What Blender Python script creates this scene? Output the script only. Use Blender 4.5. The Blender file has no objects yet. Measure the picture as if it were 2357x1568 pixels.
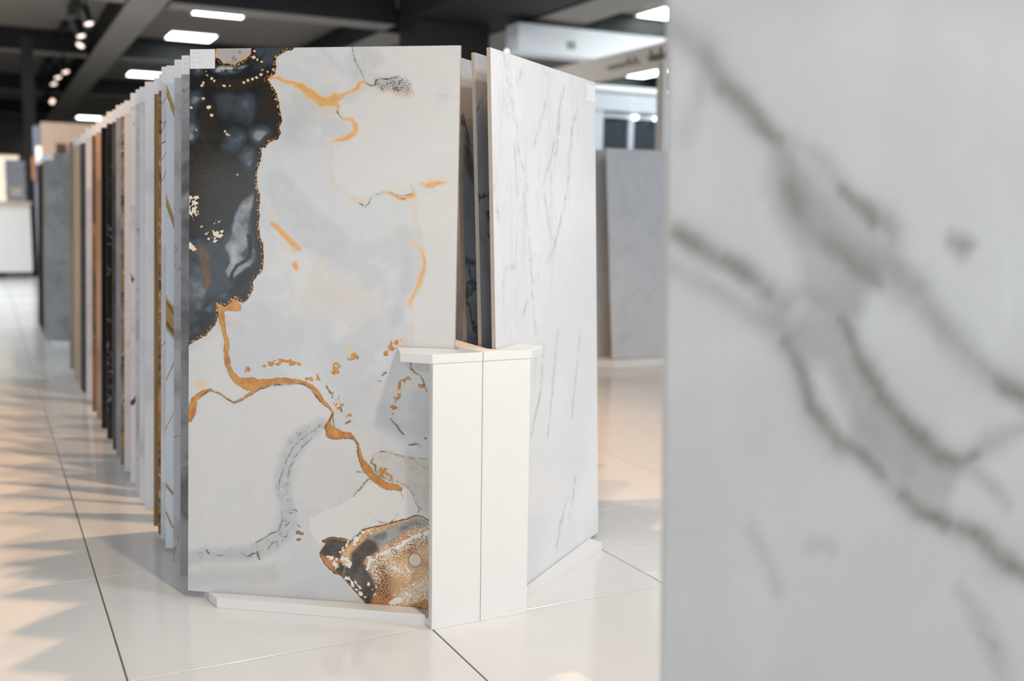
import bpy, bmesh, math, random
import numpy as np
from mathutils import Vector, Matrix

# ------------------------------------------------------------------ camera, world, lights, exposure
S = bpy.context.scene
COL = S.collection
ROT = math.radians(26.993)                       # the showroom's grid is turned against the camera axis
U = Vector((-math.sin(ROT), math.cos(ROT), 0)); V = Vector((math.cos(ROT), math.sin(ROT), 0))
def uv(u, v, z=0.0): return U*u + V*v + Vector((0, 0, z))

cam = bpy.data.objects.new('camera', bpy.data.cameras.new('camera'))
COL.objects.link(cam); S.camera = cam
PITCH, ROLL, CAM_H = 0.12123, -0.01361, 0.86276
F_ = Vector((0, math.cos(PITCH), -math.sin(PITCH))); R_ = Vector((1, 0, 0)); U_ = R_.cross(F_)
R2 = R_*math.cos(ROLL) - U_*math.sin(ROLL); U2 = R_*math.sin(ROLL) + U_*math.cos(ROLL)
M = Matrix((R2, U2, -F_)).transposed().to_4x4(); M.translation = (0, 0, CAM_H)
cam.matrix_world = M
cam.data.sensor_width = 36; cam.data.lens = 36.34
cam.data.clip_start = 0.05; cam.data.clip_end = 120
cam.data.dof.use_dof = True; cam.data.dof.focus_distance = 2.17; cam.data.dof.aperture_fstop = 2.3
cam.data.dof.aperture_blades = 0

w = bpy.data.worlds.new('daylight'); S.world = w; w.use_nodes = True
w.node_tree.nodes['Background'].inputs['Color'].default_value = (0.82, 0.91, 1.0, 1)
w.node_tree.nodes['Background'].inputs['Strength'].default_value = 1.45

def spot(name, loc, target, watts, deg=95, blend=0.6, radius=0.03, col=(1.0, 0.66, 0.36)):
    l = bpy.data.lights.new(name, 'SPOT'); l.energy = watts; l.color = col
    l.spot_size = math.radians(deg); l.spot_blend = blend; l.shadow_soft_size = radius
    o = bpy.data.objects.new(name, l); COL.objects.link(o); o.location = loc
    o.rotation_euler = (Vector(target) - Vector(loc)).to_track_quat('-Z', 'Y').to_euler()
    return o
def area(name, loc, w_, h_, watts, col=(0.89, 0.95, 1.0)):
    l = bpy.data.lights.new(name, 'AREA'); l.energy = watts; l.color = col
    l.shape = 'RECTANGLE'; l.size = w_; l.size_y = h_
    o = bpy.data.objects.new(name, l); COL.objects.link(o); o.location = loc; o.rotation_euler = (0, 0, ROT)
    return o
WARM = (1.0, 0.63, 0.35)
# warm halogen spots of the ceiling track that runs along the rack
spot('track_lamp', uv(2.93, 0.88, 2.58), uv(2.93, 0.86, 0), 100, 130, 0.4, 0.02, WARM)
spot('track_lamp', uv(3.73, 0.92, 2.58), uv(3.73, 0.9, 0), 62, 84, 0.5, 0.02, WARM)
spot('track_lamp', uv(4.53, 0.92, 2.58), uv(4.53, 0.9, 0), 62, 78, 0.5, 0.02, WARM)
spot('track_lamp', uv(0.55, 0.95, 2.58), uv(1.40, 1.1, 0), 92, 104, 1.0, 0.06, (1.0, 0.84, 0.67))
# added fill lights under the ceiling, no fixtures, brightening slabs, floor and far hall
for (a, b, p) in ((0.2, 2.7, 44), (-4.2, -3.4, 170), (-2.2, 0.6, 16), (2.6, 5.4, 104), (0.6, 4.4, 50), (5.0, -2.6, 24), (7.4, -2.4, 40),
                  (6.4, 7.3, 60), (8.9, 7.6, 60), (11.0, -1.2, 120), (13.2, -1.6, 60), (13.2, 7.4, 50), (9.0, 3.1, 40)):
    area('fill_light', uv(a, b, 3.24), 0.6, 0.6, p)
S.view_settings.view_transform = 'Standard'; S.view_settings.look = 'None'
S.view_settings.gamma = 1.0; S.view_settings.use_curve_mapping = False
S.view_settings.exposure = 0.32

# ------------------------------------------------------------------ helpers: colour, nodes, meshes, naming
def lin(c): return c/12.92 if c <= 0.04045 else ((c+0.055)/1.055)**2.4
def rgb(r, g, b): return (lin(r/255), lin(g/255), lin(b/255), 1.0)

class NT:
    """small wrapper to write shader node trees as expressions"""
    def __init__(s, name):
        s.mat = bpy.data.materials.new(name); s.mat.use_nodes = True
        s.t = s.mat.node_tree; s.bsdf = s.t.nodes['Principled BSDF']
    def n(s, typ, **kw):
        nd = s.t.nodes.new(typ)
        for k, v in kw.items(): setattr(nd, k, v)
        return nd
    def put(s, sock, val):
        if isinstance(val, bpy.types.NodeSocket): s.t.links.new(val, sock)
        elif val is not None: sock.default_value = val
    def math(s, op, a, b=None, c=None, clamp=False):
        nd = s.n('ShaderNodeMath', operation=op, use_clamp=clamp)
        for i, x in enumerate((a, b, c)): s.put(nd.inputs[i], x)
        return nd.outputs[0]
    def mix(s, f, a, b, mode='MIX'):
        nd = s.n('ShaderNodeMix', data_type='RGBA', blend_type=mode)
        s.put(nd.inputs['Factor'], f); s.put(nd.inputs[6], a); s.put(nd.inputs[7], b)
        return nd.outputs[2]
    def coord(s, which='Object', scale=(1, 1, 1), rot=(0, 0, 0), loc=(0, 0, 0)):
        if which == 'Position': o = s.n('ShaderNodeNewGeometry').outputs['Position']
        else: o = s.n('ShaderNodeTexCoord').outputs[which]
        m = s.n('ShaderNodeMapping'); s.put(m.inputs['Vector'], o)
        m.inputs['Scale'].default_value = scale; m.inputs['Rotation'].default_value = rot; m.inputs['Location'].default_value = loc
        return m.outputs[0]
    def noise(s, vec, scale, detail=4, rough=0.55, dist=0.0, color=False):
        nd = s.n('ShaderNodeTexNoise'); s.put(nd.inputs['Vector'], vec)
        nd.inputs['Scale'].default_value = scale; nd.inputs['Detail'].default_value = detail
        nd.inputs['Roughness'].default_value = rough; nd.inputs['Distortion'].default_value = dist
        return nd.outputs[1 if color else 0]
    def voro(s, vec, scale, feature='F1', out='Distance'):
        nd = s.n('ShaderNodeTexVoronoi', feature=feature); s.put(nd.inputs['Vector'], vec); nd.inputs['Scale'].default_value = scale
        return nd.outputs[out]
    def step(s, x, a, b, lo=0.0, hi=1.0):
        nd = s.n('ShaderNodeMapRange', interpolation_type='SMOOTHSTEP'); s.put(nd.inputs['Value'], x)
        for k, v_ in (('From Min', a), ('From Max', b), ('To Min', lo), ('To Max', hi)): nd.inputs[k].default_value = v_
        return nd.outputs[0]
    def attr(s, name):
        nd = s.n('ShaderNodeAttribute', attribute_name=name)
        sp = s.n('ShaderNodeSeparateColor'); s.put(sp.inputs[0], nd.outputs['Color'])
        return nd.outputs['Color'], sp.outputs[0], sp.outputs[1], sp.outputs[2], nd.outputs['Alpha']
    def bump(s, h, strength=0.2, dist=0.002):
        nd = s.n('ShaderNodeBump'); s.put(nd.inputs['Height'], h); nd.inputs['Strength'].default_value = strength; nd.inputs['Distance'].default_value = dist
        s.put(s.bsdf.inputs['Normal'], nd.outputs[0])
    def out(s, color=None, rough=0.5, metal=0.0, emis=None, emis_s=0.0, spec=None):
        b = s.bsdf
        s.put(b.inputs['Base Color'], color); s.put(b.inputs['Roughness'], rough); b.inputs['Metallic'].default_value = metal
        if emis is not None:
            s.put(b.inputs['Emission Color'], emis); b.inputs['Emission Strength'].default_value = emis_s
        if spec is not None: b.inputs['Specular IOR Level'].default_value = spec
        return s.mat

def paint(name, c, rough=0.5, var=0.04, scale=6.0, metal=0.0, spec=None):
    m = NT(name); nz = m.noise(m.coord(), scale, 4)
    d = tuple(max(0, x*(1-var*2)) for x in c[:3])+(1,)
    return m.out(m.mix(nz, d, c), rough, metal, spec=spec)
def glow(name, c, strength):
    m = NT(name); m.bsdf.inputs['Base Color'].default_value = (0.8, 0.8, 0.8, 1)
    return m.out(None, 0.5, 0, c, strength)

def new_obj(name, bm, mats, parent=None, smooth=False):
    me = bpy.data.meshes.new(name); bm.normal_update(); bm.to_mesh(me); bm.free()
    for m in (mats if isinstance(mats, (list, tuple)) else [mats]): me.materials.append(m)
    if smooth:
        for p in me.polygons: p.use_smooth = True
    o = bpy.data.objects.new(name, me); COL.objects.link(o)
    if parent is not None: o.parent = parent
    return o
def copy_part(src, parent, loc=None):
    c = src.copy(); COL.objects.link(c); c.parent = parent
    if loc is not None: c.location = loc
    return c
def thing(name, label, cat, loc=(0, 0, 0), rot=(0, 0, 0), group=None):
    o = bpy.data.objects.new(name, None); COL.objects.link(o); o.empty_display_size = 0.1
    o.location = loc; o.rotation_euler = rot; tag(o, label, cat, group); return o
def tag(o, label, cat, group=None):
    o['label'] = label; o['category'] = cat; o['kind'] = 'thing'
    if group: o['group'] = group
    return o
def structure(o): o['kind'] = 'structure'; return o

def bx(bm, x0, x1, y0, y1, z0, z1, bevel=0.0, mi=0):
    vs = [bm.verts.new(p) for p in ((x0,y0,z0),(x1,y0,z0),(x1,y1,z0),(x0,y1,z0),(x0,y0,z1),(x1,y0,z1),(x1,y1,z1),(x0,y1,z1))]
    fs = [bm.faces.new([vs[i] for i in q]) for q in ((3,2,1,0),(4,5,6,7),(0,1,5,4),(1,2,6,5),(2,3,7,6),(3,0,4,7))]
    for f in fs: f.material_index = mi
    if bevel > 0:
        es = list({e for f in fs for e in f.edges})
        bmesh.ops.bevel(bm, geom=es, offset=bevel, segments=1, profile=0.5, affect='EDGES')
    return bm
def box(x0, x1, y0, y1, z0, z1, bevel=0.0): return bx(bmesh.new(), x0, x1, y0, y1, z0, z1, bevel)
def prism(bm, poly, z0, z1, bevel=0.0):
    """poly: counter-clockwise (x, y)"""
    lo = [bm.verts.new((x, y, z0)) for x, y in poly]; hi = [bm.verts.new((x, y, z1)) for x, y in poly]
    n = len(poly); fs = [bm.faces.new(lo[::-1]), bm.faces.new(hi)]
    for i in range(n): fs.append(bm.faces.new((lo[i], lo[(i+1) % n], hi[(i+1) % n], hi[i])))
    if bevel > 0:
        bmesh.ops.bevel(bm, geom=list({e for f in fs for e in f.edges}), offset=bevel, segments=1, profile=0.5, affect='EDGES')
    return bm
def cyl(bm, r0, r1, z0, z1, n=20, mtx=None, cap=True):
    g = bmesh.ops.create_cone(bm, cap_ends=cap, segments=n, radius1=r0, radius2=r1, depth=z1-z0,
        matrix=(mtx or Matrix()) @ Matrix.Translation((0, 0, (z0+z1)/2)))
    return bm

# ------------------------------------------------------------------ setting: floor, ceiling, beams, walls
def room_obj(o): o.rotation_euler = (0, 0, ROT); return o          # local x = across the bays (v), local y = along the rack (u)

m_grout = paint('grout', rgb(128, 116, 108), 0.8)
t_ = NT('polished_porcelain')
p0 = t_.coord('Position', rot=(0, 0, -ROT))
fl1 = t_.noise(t_.coord('Position', scale=(7, 34, 1), rot=(0, 0, -ROT-0.25)), 1.0, 3, 0.5, 0.6)
fl2 = t_.noise(p0, 2.2, 3)
fleck = t_.math('MULTIPLY', t_.step(fl1, 0.665, 0.72), t_.step(fl2, 0.46, 0.58))
cl = t_.noise(p0, 1.3, 5, 0.6)
c_ = t_.mix(cl, rgb(226, 224, 222), rgb(234, 233, 231))
c_ = t_.mix(t_.math('MULTIPLY', fleck, 0.7), c_, rgb(246, 247, 247))
m_tile = t_.out(c_, t_.step(cl, 0.2, 0.8, 0.10, 0.17))

floor = structure(room_obj(new_obj('floor', box(-14, 13, -5, 31, -0.06, -0.0025), m_grout)))
TU, TV, TS = 1.929, 0.7997, 0.6
def tile_bm(bm, cx, cy, g=0.0016, bev=0.0009):
    h = TS/2 - g
    return bx(bm, cx-h, cx+h, cy-h, cy+h, -0.0025, 0.0, bev)
tile_src = None; near = []; rest = []
inv = M.inverted()
for i in range(-11, 48):
    for j in range(-24, 20):
        cu, cv_ = TU+(i+0.5)*TS, TV+(j+0.5)*TS
        if not (-14 < cv_-0.3 and cv_+0.3 < 13 and -5 < cu-0.3 and cu+0.3 < 31): continue
        p = inv @ uv(cu, cv_)
        d = -p.z
        seen = d > -0.4 and abs(p.x) < 0.52*max(d, 0.5)+0.8
        (near if seen else rest).append((d, cu, cv_))
near.sort(); rest += near[270:]; near = near[:270]
for d, cu, cv_ in near:
    if tile_src is None:
        tile_src = new_obj('floor_tile', tile_bm(bmesh.new(), 0, 0), m_tile, floor); tile_src.location = (cv_, cu, 0)
    else: copy_part(tile_src, floor, (cv_, cu, 0))
bm = bmesh.new()
for d, cu, cv_ in rest: tile_bm(bm, cv_, cu, bev=0.0)
ft = new_obj('far_tiles', bm, m_tile, floor); ft['kind'] = 'stuff'

m_ceil = paint('ceiling_paint', rgb(136, 127, 119), 0.85, 0.05, 1.5)
m_black = paint('black_paint', rgb(22, 23, 25), 0.7, 0.1, 3)
m_under = paint('beam_underside_paint', rgb(149, 141, 135), 0.8, 0.04, 2)
m_white = paint('white_paint', rgb(236, 237, 238), 0.45, 0.015, 5)
m_greywall = paint('grey_wall_paint', rgb(120, 112, 106), 0.8, 0.05, 2)
structure(room_obj(new_obj('ceiling', box(-14, 13, -5, 31, 3.3, 3.42), m_ceil)))
structure(room_obj(new_obj('wall_back', box(-14, 13, 31, 31.2, -0.06, 3.42), m_greywall)))
structure(room_obj(new_obj('wall_left', box(-14.2, -14, -5, 31.2, -0.06, 3.42), m_greywall)))
structure(room_obj(new_obj('wall_right', box(13, 13.2, -5, 31.2, -0.06, 3.42), m_white)))

def beam(n, x0, x1, y0, y1, z0=3.0, under=True):
    """black painted downstand beam with a grey soffit board let into its underside"""
    o = structure(room_obj(new_obj('trim_%d' % n, box(x0, x1, y0, y1, z0, 3.3, 0.004), m_black)))
    if under: new_obj('soffit', box(x0+0.004, x1-0.004, y0+0.004, y1-0.004, z0-0.006, z0+0.002), m_under, o)
    return o
beam(1, 1.42, 1.80, -5, 31)                       # along the rack, left
beam(2, 4.30, 5.45, -5, 11.4, under=False)        # over the column
beam(3, 4.30, 4.75, 12.0, 31)
beam(4, 5.50, 6.10, -5, 31)                       # along the rack, right
beam(5, 1.83, 4.30, 11.46, 11.85)
beam(6, -14, 1.40, 11.46, 11.75)
beam(7, -14, 1.40, 15.9, 16.2); beam(8, 1.83, 4.27, 15.9, 16.2)
beam(9, -14, 1.40, 21.3, 21.6); beam(10, 1.83, 4.27, 21.3, 21.6)
beam(11, -14, 1.40, 26.5, 26.8)
beam(12, 4.78, 5.48, 12.6, 12.9)
beam(13, 6.13, 13, 10.9, 11.2); beam(14, 6.13, 13, 15.6, 15.9); beam(15, 6.13, 13, 20.5, 20.8)
col = structure(room_obj(new_obj('column', box(4.32, 5.22, 10.9, 11.44, 0.0, 2.995, 0.01), m_black)))
col['kind'] = 'structure'

# ------------------------------------------------------------------ ceiling lights, track lamps
m_diff = glow('led_diffuser', (0.86, 1.0, 0.97, 1), 9.0)
m_frame = paint('light_frame', rgb(225, 225, 225), 0.4)
def led(v, u, label, sx=0.6, sy=0.6, group='LED panels in the dark ceiling'):
    t = thing('ceiling_light', label, 'light', uv(u, v, 3.3), (0, 0, ROT), group)
    bm = bmesh.new(); a, b = sx/2, sy/2; f = 0.018
    bx(bm, -a-f, a+f, -b-f, -b, -0.03, 0); bx(bm, -a-f, a+f, b, b+f, -0.03, 0)
    bx(bm, -a-f, -a, -b, b, -0.03, 0); bx(bm, a, a+f, -b, b, -0.03, 0)
    new_obj('frame', bm, m_frame, t)
    new_obj('diffuser', box(-a, a, -b, b, -0.024, -0.012), m_diff, t)
led(2.70, 13.25, 'thin strip-like LED panel partly hidden by the near beam, topmost at upper left')
led(2.70, 15.35, 'bright LED ceiling panel just above the first slab label corner')
led(2.72, 20.0, 'bright LED ceiling panel half hidden by the stepped white labels')
led(2.78, 30.2, 'farthest LED ceiling panel, above the beige partition at left', 0.9)
led(7.45, 10.55, 'LED ceiling panel at the top edge beside the blurred slab')
led(10.10, 14.9, 'LED ceiling panel under the lettered fascia board, beside the white post', 0.6, 1.2)
led(10.75, 17.0, 'LED ceiling panel half hidden behind the white veined slab corner', 0.6, 0.8)
led(6.42, 8.9, 'LED ceiling panel above the frame, seen only as a reflection on the glossy floor', 0.6, 0.6)

m_can = paint('lamp_black', rgb(18, 18, 19), 0.45)
m_lamp = glow('halogen_lens', (1.0, 0.74, 0.62, 1), 1.7)
def track_lamp(v, u, z, label, aim, group):
    t = thing('track_spotlight', label, 'spotlight', uv(u, v, z), (0, 0, ROT), group)
    d = Vector(aim).normalized(); q = d.to_track_quat('Z', 'Y').to_matrix().to_4x4()
    bm = bmesh.new(); cyl(bm, 0.056, 0.05, -0.17, 0.0, 20, q, cap=False); cyl(bm, 0.055, 0.03, -0.19, -0.17, 20, q); cyl(bm, 0.058, 0.058, -0.03, -0.022, 20, q)
    new_obj('housing', bm, m_can, t, True)
    bm = bmesh.new(); cyl(bm, 0.043, 0.043, -0.02, -0.008, 20, q); new_obj('lens', bm, m_lamp, t)
    e = q @ Vector((0, 0, -0.1))
    bm = bmesh.new(); cyl(bm, 0.012, 0.012, e.z+0.02, 3.19-z, 10, Matrix.Translation((e.x, e.y, 0))); bx(bm, e.x-0.03, e.x+0.03, e.y-0.06, e.y+0.06, 3.17-z, 3.21-z)
    new_obj('stem', bm, m_can, t)
rail = [(10.9, 14.1), (15.0, 18.2), (18.8, 21.2)]
for k, (a, b) in enumerate(rail):
    tag(room_obj(new_obj('lamp_track', box(1.015, 1.10, a, b, 3.21, 3.30, 0.002), m_can)), 'black ceiling track rail carrying the %s cluster of spotlights' % ('nearest', 'middle', 'farthest')[k], 'track')
for k, (v, u, z) in enumerate(((1.047, 11.70, 2.74), (1.034, 12.50, 2.73), (1.08, 13.27, 2.74))):
    track_lamp(v, u, z, '%s black track spotlight of the nearest cluster at upper left' % ('upper', 'middle', 'lowest')[k], (0.25, -0.35, -1) if k != 2 else (-0.5, -0.5, -1), 'track spotlights')
for k, (v, u, z) in enumerate(((1.09, 15.75, 2.72), (1.04, 16.57, 2.73), (1.03, 17.36, 2.72))):
    track_lamp(v, u, z, '%s black track spotlight of the middle cluster at left' % ('upper', 'middle', 'lowest')[k], (0.25, -0.4, -1), 'track spotlights')
track_lamp(1.15, 19.94, 2.70, 'lit track spotlight lowest by the long taupe beam', (0.5, -0.9, -0.5), 'track spotlights')
track_lamp(0.96, 19.2, 2.67, 'unlit-looking dark track spotlight left of the lowest lit one', (-0.6, 0.8, -0.5), 'track spotlights')

# ------------------------------------------------------------------ far right: bulkhead, fascia board, glazed booth, white post
m_soft = paint('bulkhead_white', rgb(240, 242, 244), 0.6, 0.02)
structure(room_obj(new_obj('trim_16', box(5.25, 8.2, 10.25, 10.55, 2.62, 2.93, 0.004), m_soft)))
new_obj('hanger', box(6.3, 6.34, 10.3, 10.34, 2.93, 3.0), m_can, bpy.data.objects['trim_16'])
new_obj('exit_lamp', box(5.86, 5.96, 10.235, 10.25, 2.70, 2.78, 0.003), paint('green_plate', rgb(150, 158, 140), 0.5), bpy.data.objects['trim_16'])
bl = thing('small_spotlight', 'tiny round glowing lamp at the right edge of the black column', 'spotlight', uv(10.40, 5.185, 2.634), (0, 0, ROT))
new_obj('bulb', cyl(cyl(bmesh.new(), 0.018, 0.018, -0.012, 0.012, 16), 0.018, 0.010, 0.012, 0.022, 16), glow('bulb_glass', (0.85, 0.92, 1.0, 1), 2.2), bl, True)
new_obj('bracket', box(-0.008, 0.066, -0.006, 0.006, 0.022, 0.034, 0.002), m_can, bl)
m_fascia = paint('fascia_taupe', rgb(196, 184, 172), 0.6, 0.03)
m_letters = paint('fascia_letters', rgb(90, 80, 72), 0.6)
fb = thing('fascia_board', 'long taupe fascia board with dark script lettering hanging from the ceiling', 'sign', uv(6.6, 5.03, 2.08), (0, 0, ROT))
new_obj('board', box(0.0, 0.05, 0, 2.75, 0, 0.205, 0.003), m_fascia, fb)
for y in (0.06, 0.32): new_obj('hanger_rod', cyl(bmesh.new(), 0.006, 0.006, 0.2, 1.22, 8, Matrix.Translation((0.025, y, 0))), m_can, fb)
def script_line(y0, y1, seed, z0, amp):
    """illegible joined-up script as on the far board: a continuous looping stroke"""
    rnd = random.Random(seed); bm = bmesh.new(); pts = []; n = 90; tall = [rnd.random() > 0.72 for _ in range(12)]
    for i in range(n+1):
        t = i/n; k = int(t*11.99); a = amp*(2.1 if tall[k] else 1.0)
        pts.append((y0+(y1-y0)*t + 0.012*math.sin(t*11*2*math.pi+1.2), z0 + a*0.5*(1+math.sin(t*11*2*math.pi))))
    for (ya, za), (yb, zb) in zip(pts, pts[1:]):
        d = Vector((yb-ya, zb-za)); L = d.length
        if L < 1e-5: continue
        nrm = Vector((-d.y, d.x))/L*0.006; e = d/L*0.003
        vs = [bm.verts.new((x, p, q)) for x in (-0.004, 0.002) for p, q in ((ya-e.x+nrm.x, za-e.y+nrm.y), (ya-e.x-nrm.x, za-e.y-nrm.y), (yb+e.x-nrm.x, zb+e.y-nrm.y), (yb+e.x+nrm.x, zb+e.y+nrm.y))]
        for q in ((0,1,2,3),(7,6,5,4),(0,4,5,1),(1,5,6,2),(2,6,7,3),(3,7,4,0)): bm.faces.new([vs[i] for i in q])
    return bm
new_obj('lettering', script_line(1.45, 0.95, 3, 0.07, 0.035), m_letters, fb)
new_obj('lettering', script_line(0.82, 0.50, 8, 0.07, 0.045), m_letters, fb)

m_dark = paint('dark_glass_board', rgb(52, 58, 66), 0.25, 0.06, 1.2)
m_pale = paint('booth_white', rgb(190, 195, 201), 0.4, 0.02, 3)
bt = thing('display_booth', 'white display booth with dark glazed doors behind the grey slab at right', 'booth', uv(10.35, 6.05, 0), (0, 0, ROT))
new_obj('header', box(0, 2.2, 0, 0.5, 2.07, 2.29, 0.004), m_pale, bt)
new_obj('cornice', box(-0.03, 2.23, -0.05, 0.52, 2.29, 2.35, 0.006), m_white, bt)
new_obj('header_seam', box(0.74, 0.75, -0.004, 0.002, 2.07, 2.29), m_frame, bt)
new_obj('side_panel', box(0.0, 0.38, 0.02, 0.5, 0.0, 2.07, 0.004), m_pale, bt)
new_obj('side_panel', box(1.28, 2.2, 0.02, 0.5, 0.0, 2.07, 0.004), m_pale, bt)
new_obj('back_panel', box(0.38, 1.28, 0.42, 0.5, 0.0, 2.07), m_dark, bt)
new_obj('door_glass', box(0.41, 0.75, 0.10, 0.115, 0.02, 1.995, 0.002), m_dark, bt)
new_obj('door_glass', box(0.83, 1.26, 0.10, 0.115, 0.02, 1.995, 0.002), m_dark, bt)
new_obj('mullion', box(0.755, 0.825, 0.06, 0.14, 0.0, 2.0, 0.004), m_pale, bt)
new_obj('door_rail', box(0.38, 1.28, 0.05, 0.14, 2.0, 2.05, 0.004), m_pale, bt)
new_obj('door_stile', box(0.382, 0.41, 0.05, 0.12, 0.0, 1.96, 0.004), m_can, bt)
for x in (0.80, 1.10):
    new_obj('downlight', cyl(bmesh.new(), 0.03, 0.035, 1.99, 2.03, 16, Matrix.Translation((x, 0.0, 0))), glow('booth_lamp', (0.9, 0.96, 1, 1), 4.0), bt)
for k, (x, w_, h_, c) in enumerate(((0.47, 0.24, 1.57, m_pale), (0.86, 0.12, 1.54, m_greywall), (1.06, 0.16, 1.60, m_soft))):
    tag(room_obj(new_obj('sample_board', box(6.05+x, 6.05+x+w_, 10.24, 10.27, 0.0, h_, 0.003), c)), ('pale sample board leaning left of the booth mullion', 'narrow grey sample board right of the booth mullion', 'pale sample board before the right booth door')[k], 'board')
pl = thing('upright_post', 'thin white upright post standing at the edge of the blurred slab', 'post', uv(5.95, 4.135, 0), (0, 0, ROT))
new_obj('panel', box(0.0, 0.03, 0.0, 0.045, 0, 1.90, 0.003), m_fascia, pl)
new_obj('edge_post', box(0.03, 0.07, 0, 0.04, 0, 1.92, 0.004), m_white, pl)

# ------------------------------------------------------------------ far left: partition, column, cabinets, counter
m_beige = paint('beige_partition', rgb(196, 164, 140), 0.6, 0.04, 2)
m_brown = paint('dark_brown_veneer', rgb(74, 56, 40), 0.5, 0.1, 6)
bp = thing('partition_wall', 'tall beige partition with a small dark niche beyond the grey slab at left', 'partition', uv(12.2, 0.58, 0), (0, 0, ROT))
new_obj('panel', box(0, 1.9, 0, 0.12, 0, 1.77, 0.004), m_beige, bp)
new_obj('niche', box(0.14, 0.235, -0.02, 0.0, 1.42, 1.55, 0.003), m_brown, bp)
new_obj('niche_shelf', box(0.11, 0.27, -0.05, 0.0, 1.385, 1.415, 0.003), m_beige, bp)
new_obj('end_panel', box(-0.07, 0.0, 0.02, 0.30, 0, 1.73, 0.004), paint('grey_laminate', rgb(126, 128, 140), 0.5), bp)
m_lit_column = glow('lit_column_glow', (1.0, 0.76, 0.58, 1), 0.62)  # glow stands in for lamplight falling on a bright column
wl = thing('lit_column', 'bright lamp-lit column at the left end of the beige partition', 'lamp', uv(12.1, 0.53, 1.3), (0, 0, ROT))
new_obj('lit_face', box(-0.01, 0.045, 0, 0.05, 0.02, 0.21, 0.008), m_lit_column, wl); new_obj('bracket', box(-0.015, 0.05, 0.0, 0.10, 0.0, 0.02, 0.002), m_can, wl)
new_obj('edge_plate', box(-0.105, -0.072, 0.0, 0.02, 1.16, 1.40, 0.003), paint('orange_board', rgb(186, 122, 76), 0.5), bp)
structure(room_obj(new_obj('trim_17', box(0.50, 0.64, 14.6, 14.8, 0, 3.0, 0.005), paint('dark_column', rgb(22, 20, 19), 0.6))))
cb = thing('lit_cabinet', 'cream glowing cabinet at the far left edge behind the counter', 'cabinet', uv(17.0, -0.55, 0), (0, 0, ROT))
new_obj('carcass', box(0, 1.06, 0.03, 0.5, 0, 1.64, 0.006), m_beige, cb)
new_obj('lit_panel', box(0.02, 1.04, 0.0, 0.03, 0.55, 1.62, 0.004), glow('cabinet_light', (1.0, 0.82, 0.58, 1), 0.66), cb)
rs = thing('sample_tower', 'grey tower of stacked sample boards beside the cream cabinet', 'display', uv(16.4, 0.30, 0), (0, 0, ROT))
m_plate = paint('sample_grey', rgb(206, 208, 216), 0.4, 0.06); m_plate2 = paint('sample_dark', rgb(130, 134, 142), 0.4)
new_obj('back_board', box(0, 0.27, 0.12, 0.15, 0, 1.54, 0.003), m_plate2, rs)
bm0 = box(0, 0.25, 0, 0.12, 0, 0.052, 0.003); tile0 = None
for k in range(22):
    z = 0.05+k*0.067
    if tile0 is None: tile0 = new_obj('sample_tile', bm0, m_plate, rs); tile0.location = (0, 0, z)
    else: copy_part(tile0, rs, (0.012*math.sin(k*2.4), 0, z))
new_obj('name_plate', box(0.05, 0.2, -0.012, 0, 1.04, 1.15, 0.002), paint('cream_plate', rgb(244, 226, 206), 0.5), rs)
ct = thing('service_counter', 'long white counter at the far left edge of the hall', 'counter', uv(14.25, -2.4, 0), (0, 0, ROT))
new_obj('front_panel', box(0, 2.92, 0.0, 0.45, 0.07, 0.90, 0.006), paint('counter_white', rgb(236, 232, 227), 0.35, 0.03, 2), ct)
new_obj('counter_top', box(-0.02, 2.94, -0.03, 0.5, 0.90, 0.94, 0.004), paint('counter_top_wood', rgb(206, 182, 156), 0.4), ct)
new_obj('plinth', box(0.03, 2.89, 0.04, 0.42, 0, 0.07), m_can, ct)
m_word = paint('grey_lettering', rgb(120, 118, 128), 0.6)
bm = bmesh.new(); rnd = random.Random(4); x = 2.62
while x < 2.9: wd = rnd.uniform(0.012, 0.02); bx(bm, x, x+wd*0.7, 0.032, 0.041, 0.012, rnd.uniform(0.05, 0.066)); x += wd
new_obj('plinth_grille', bm, m_word, ct)

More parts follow.
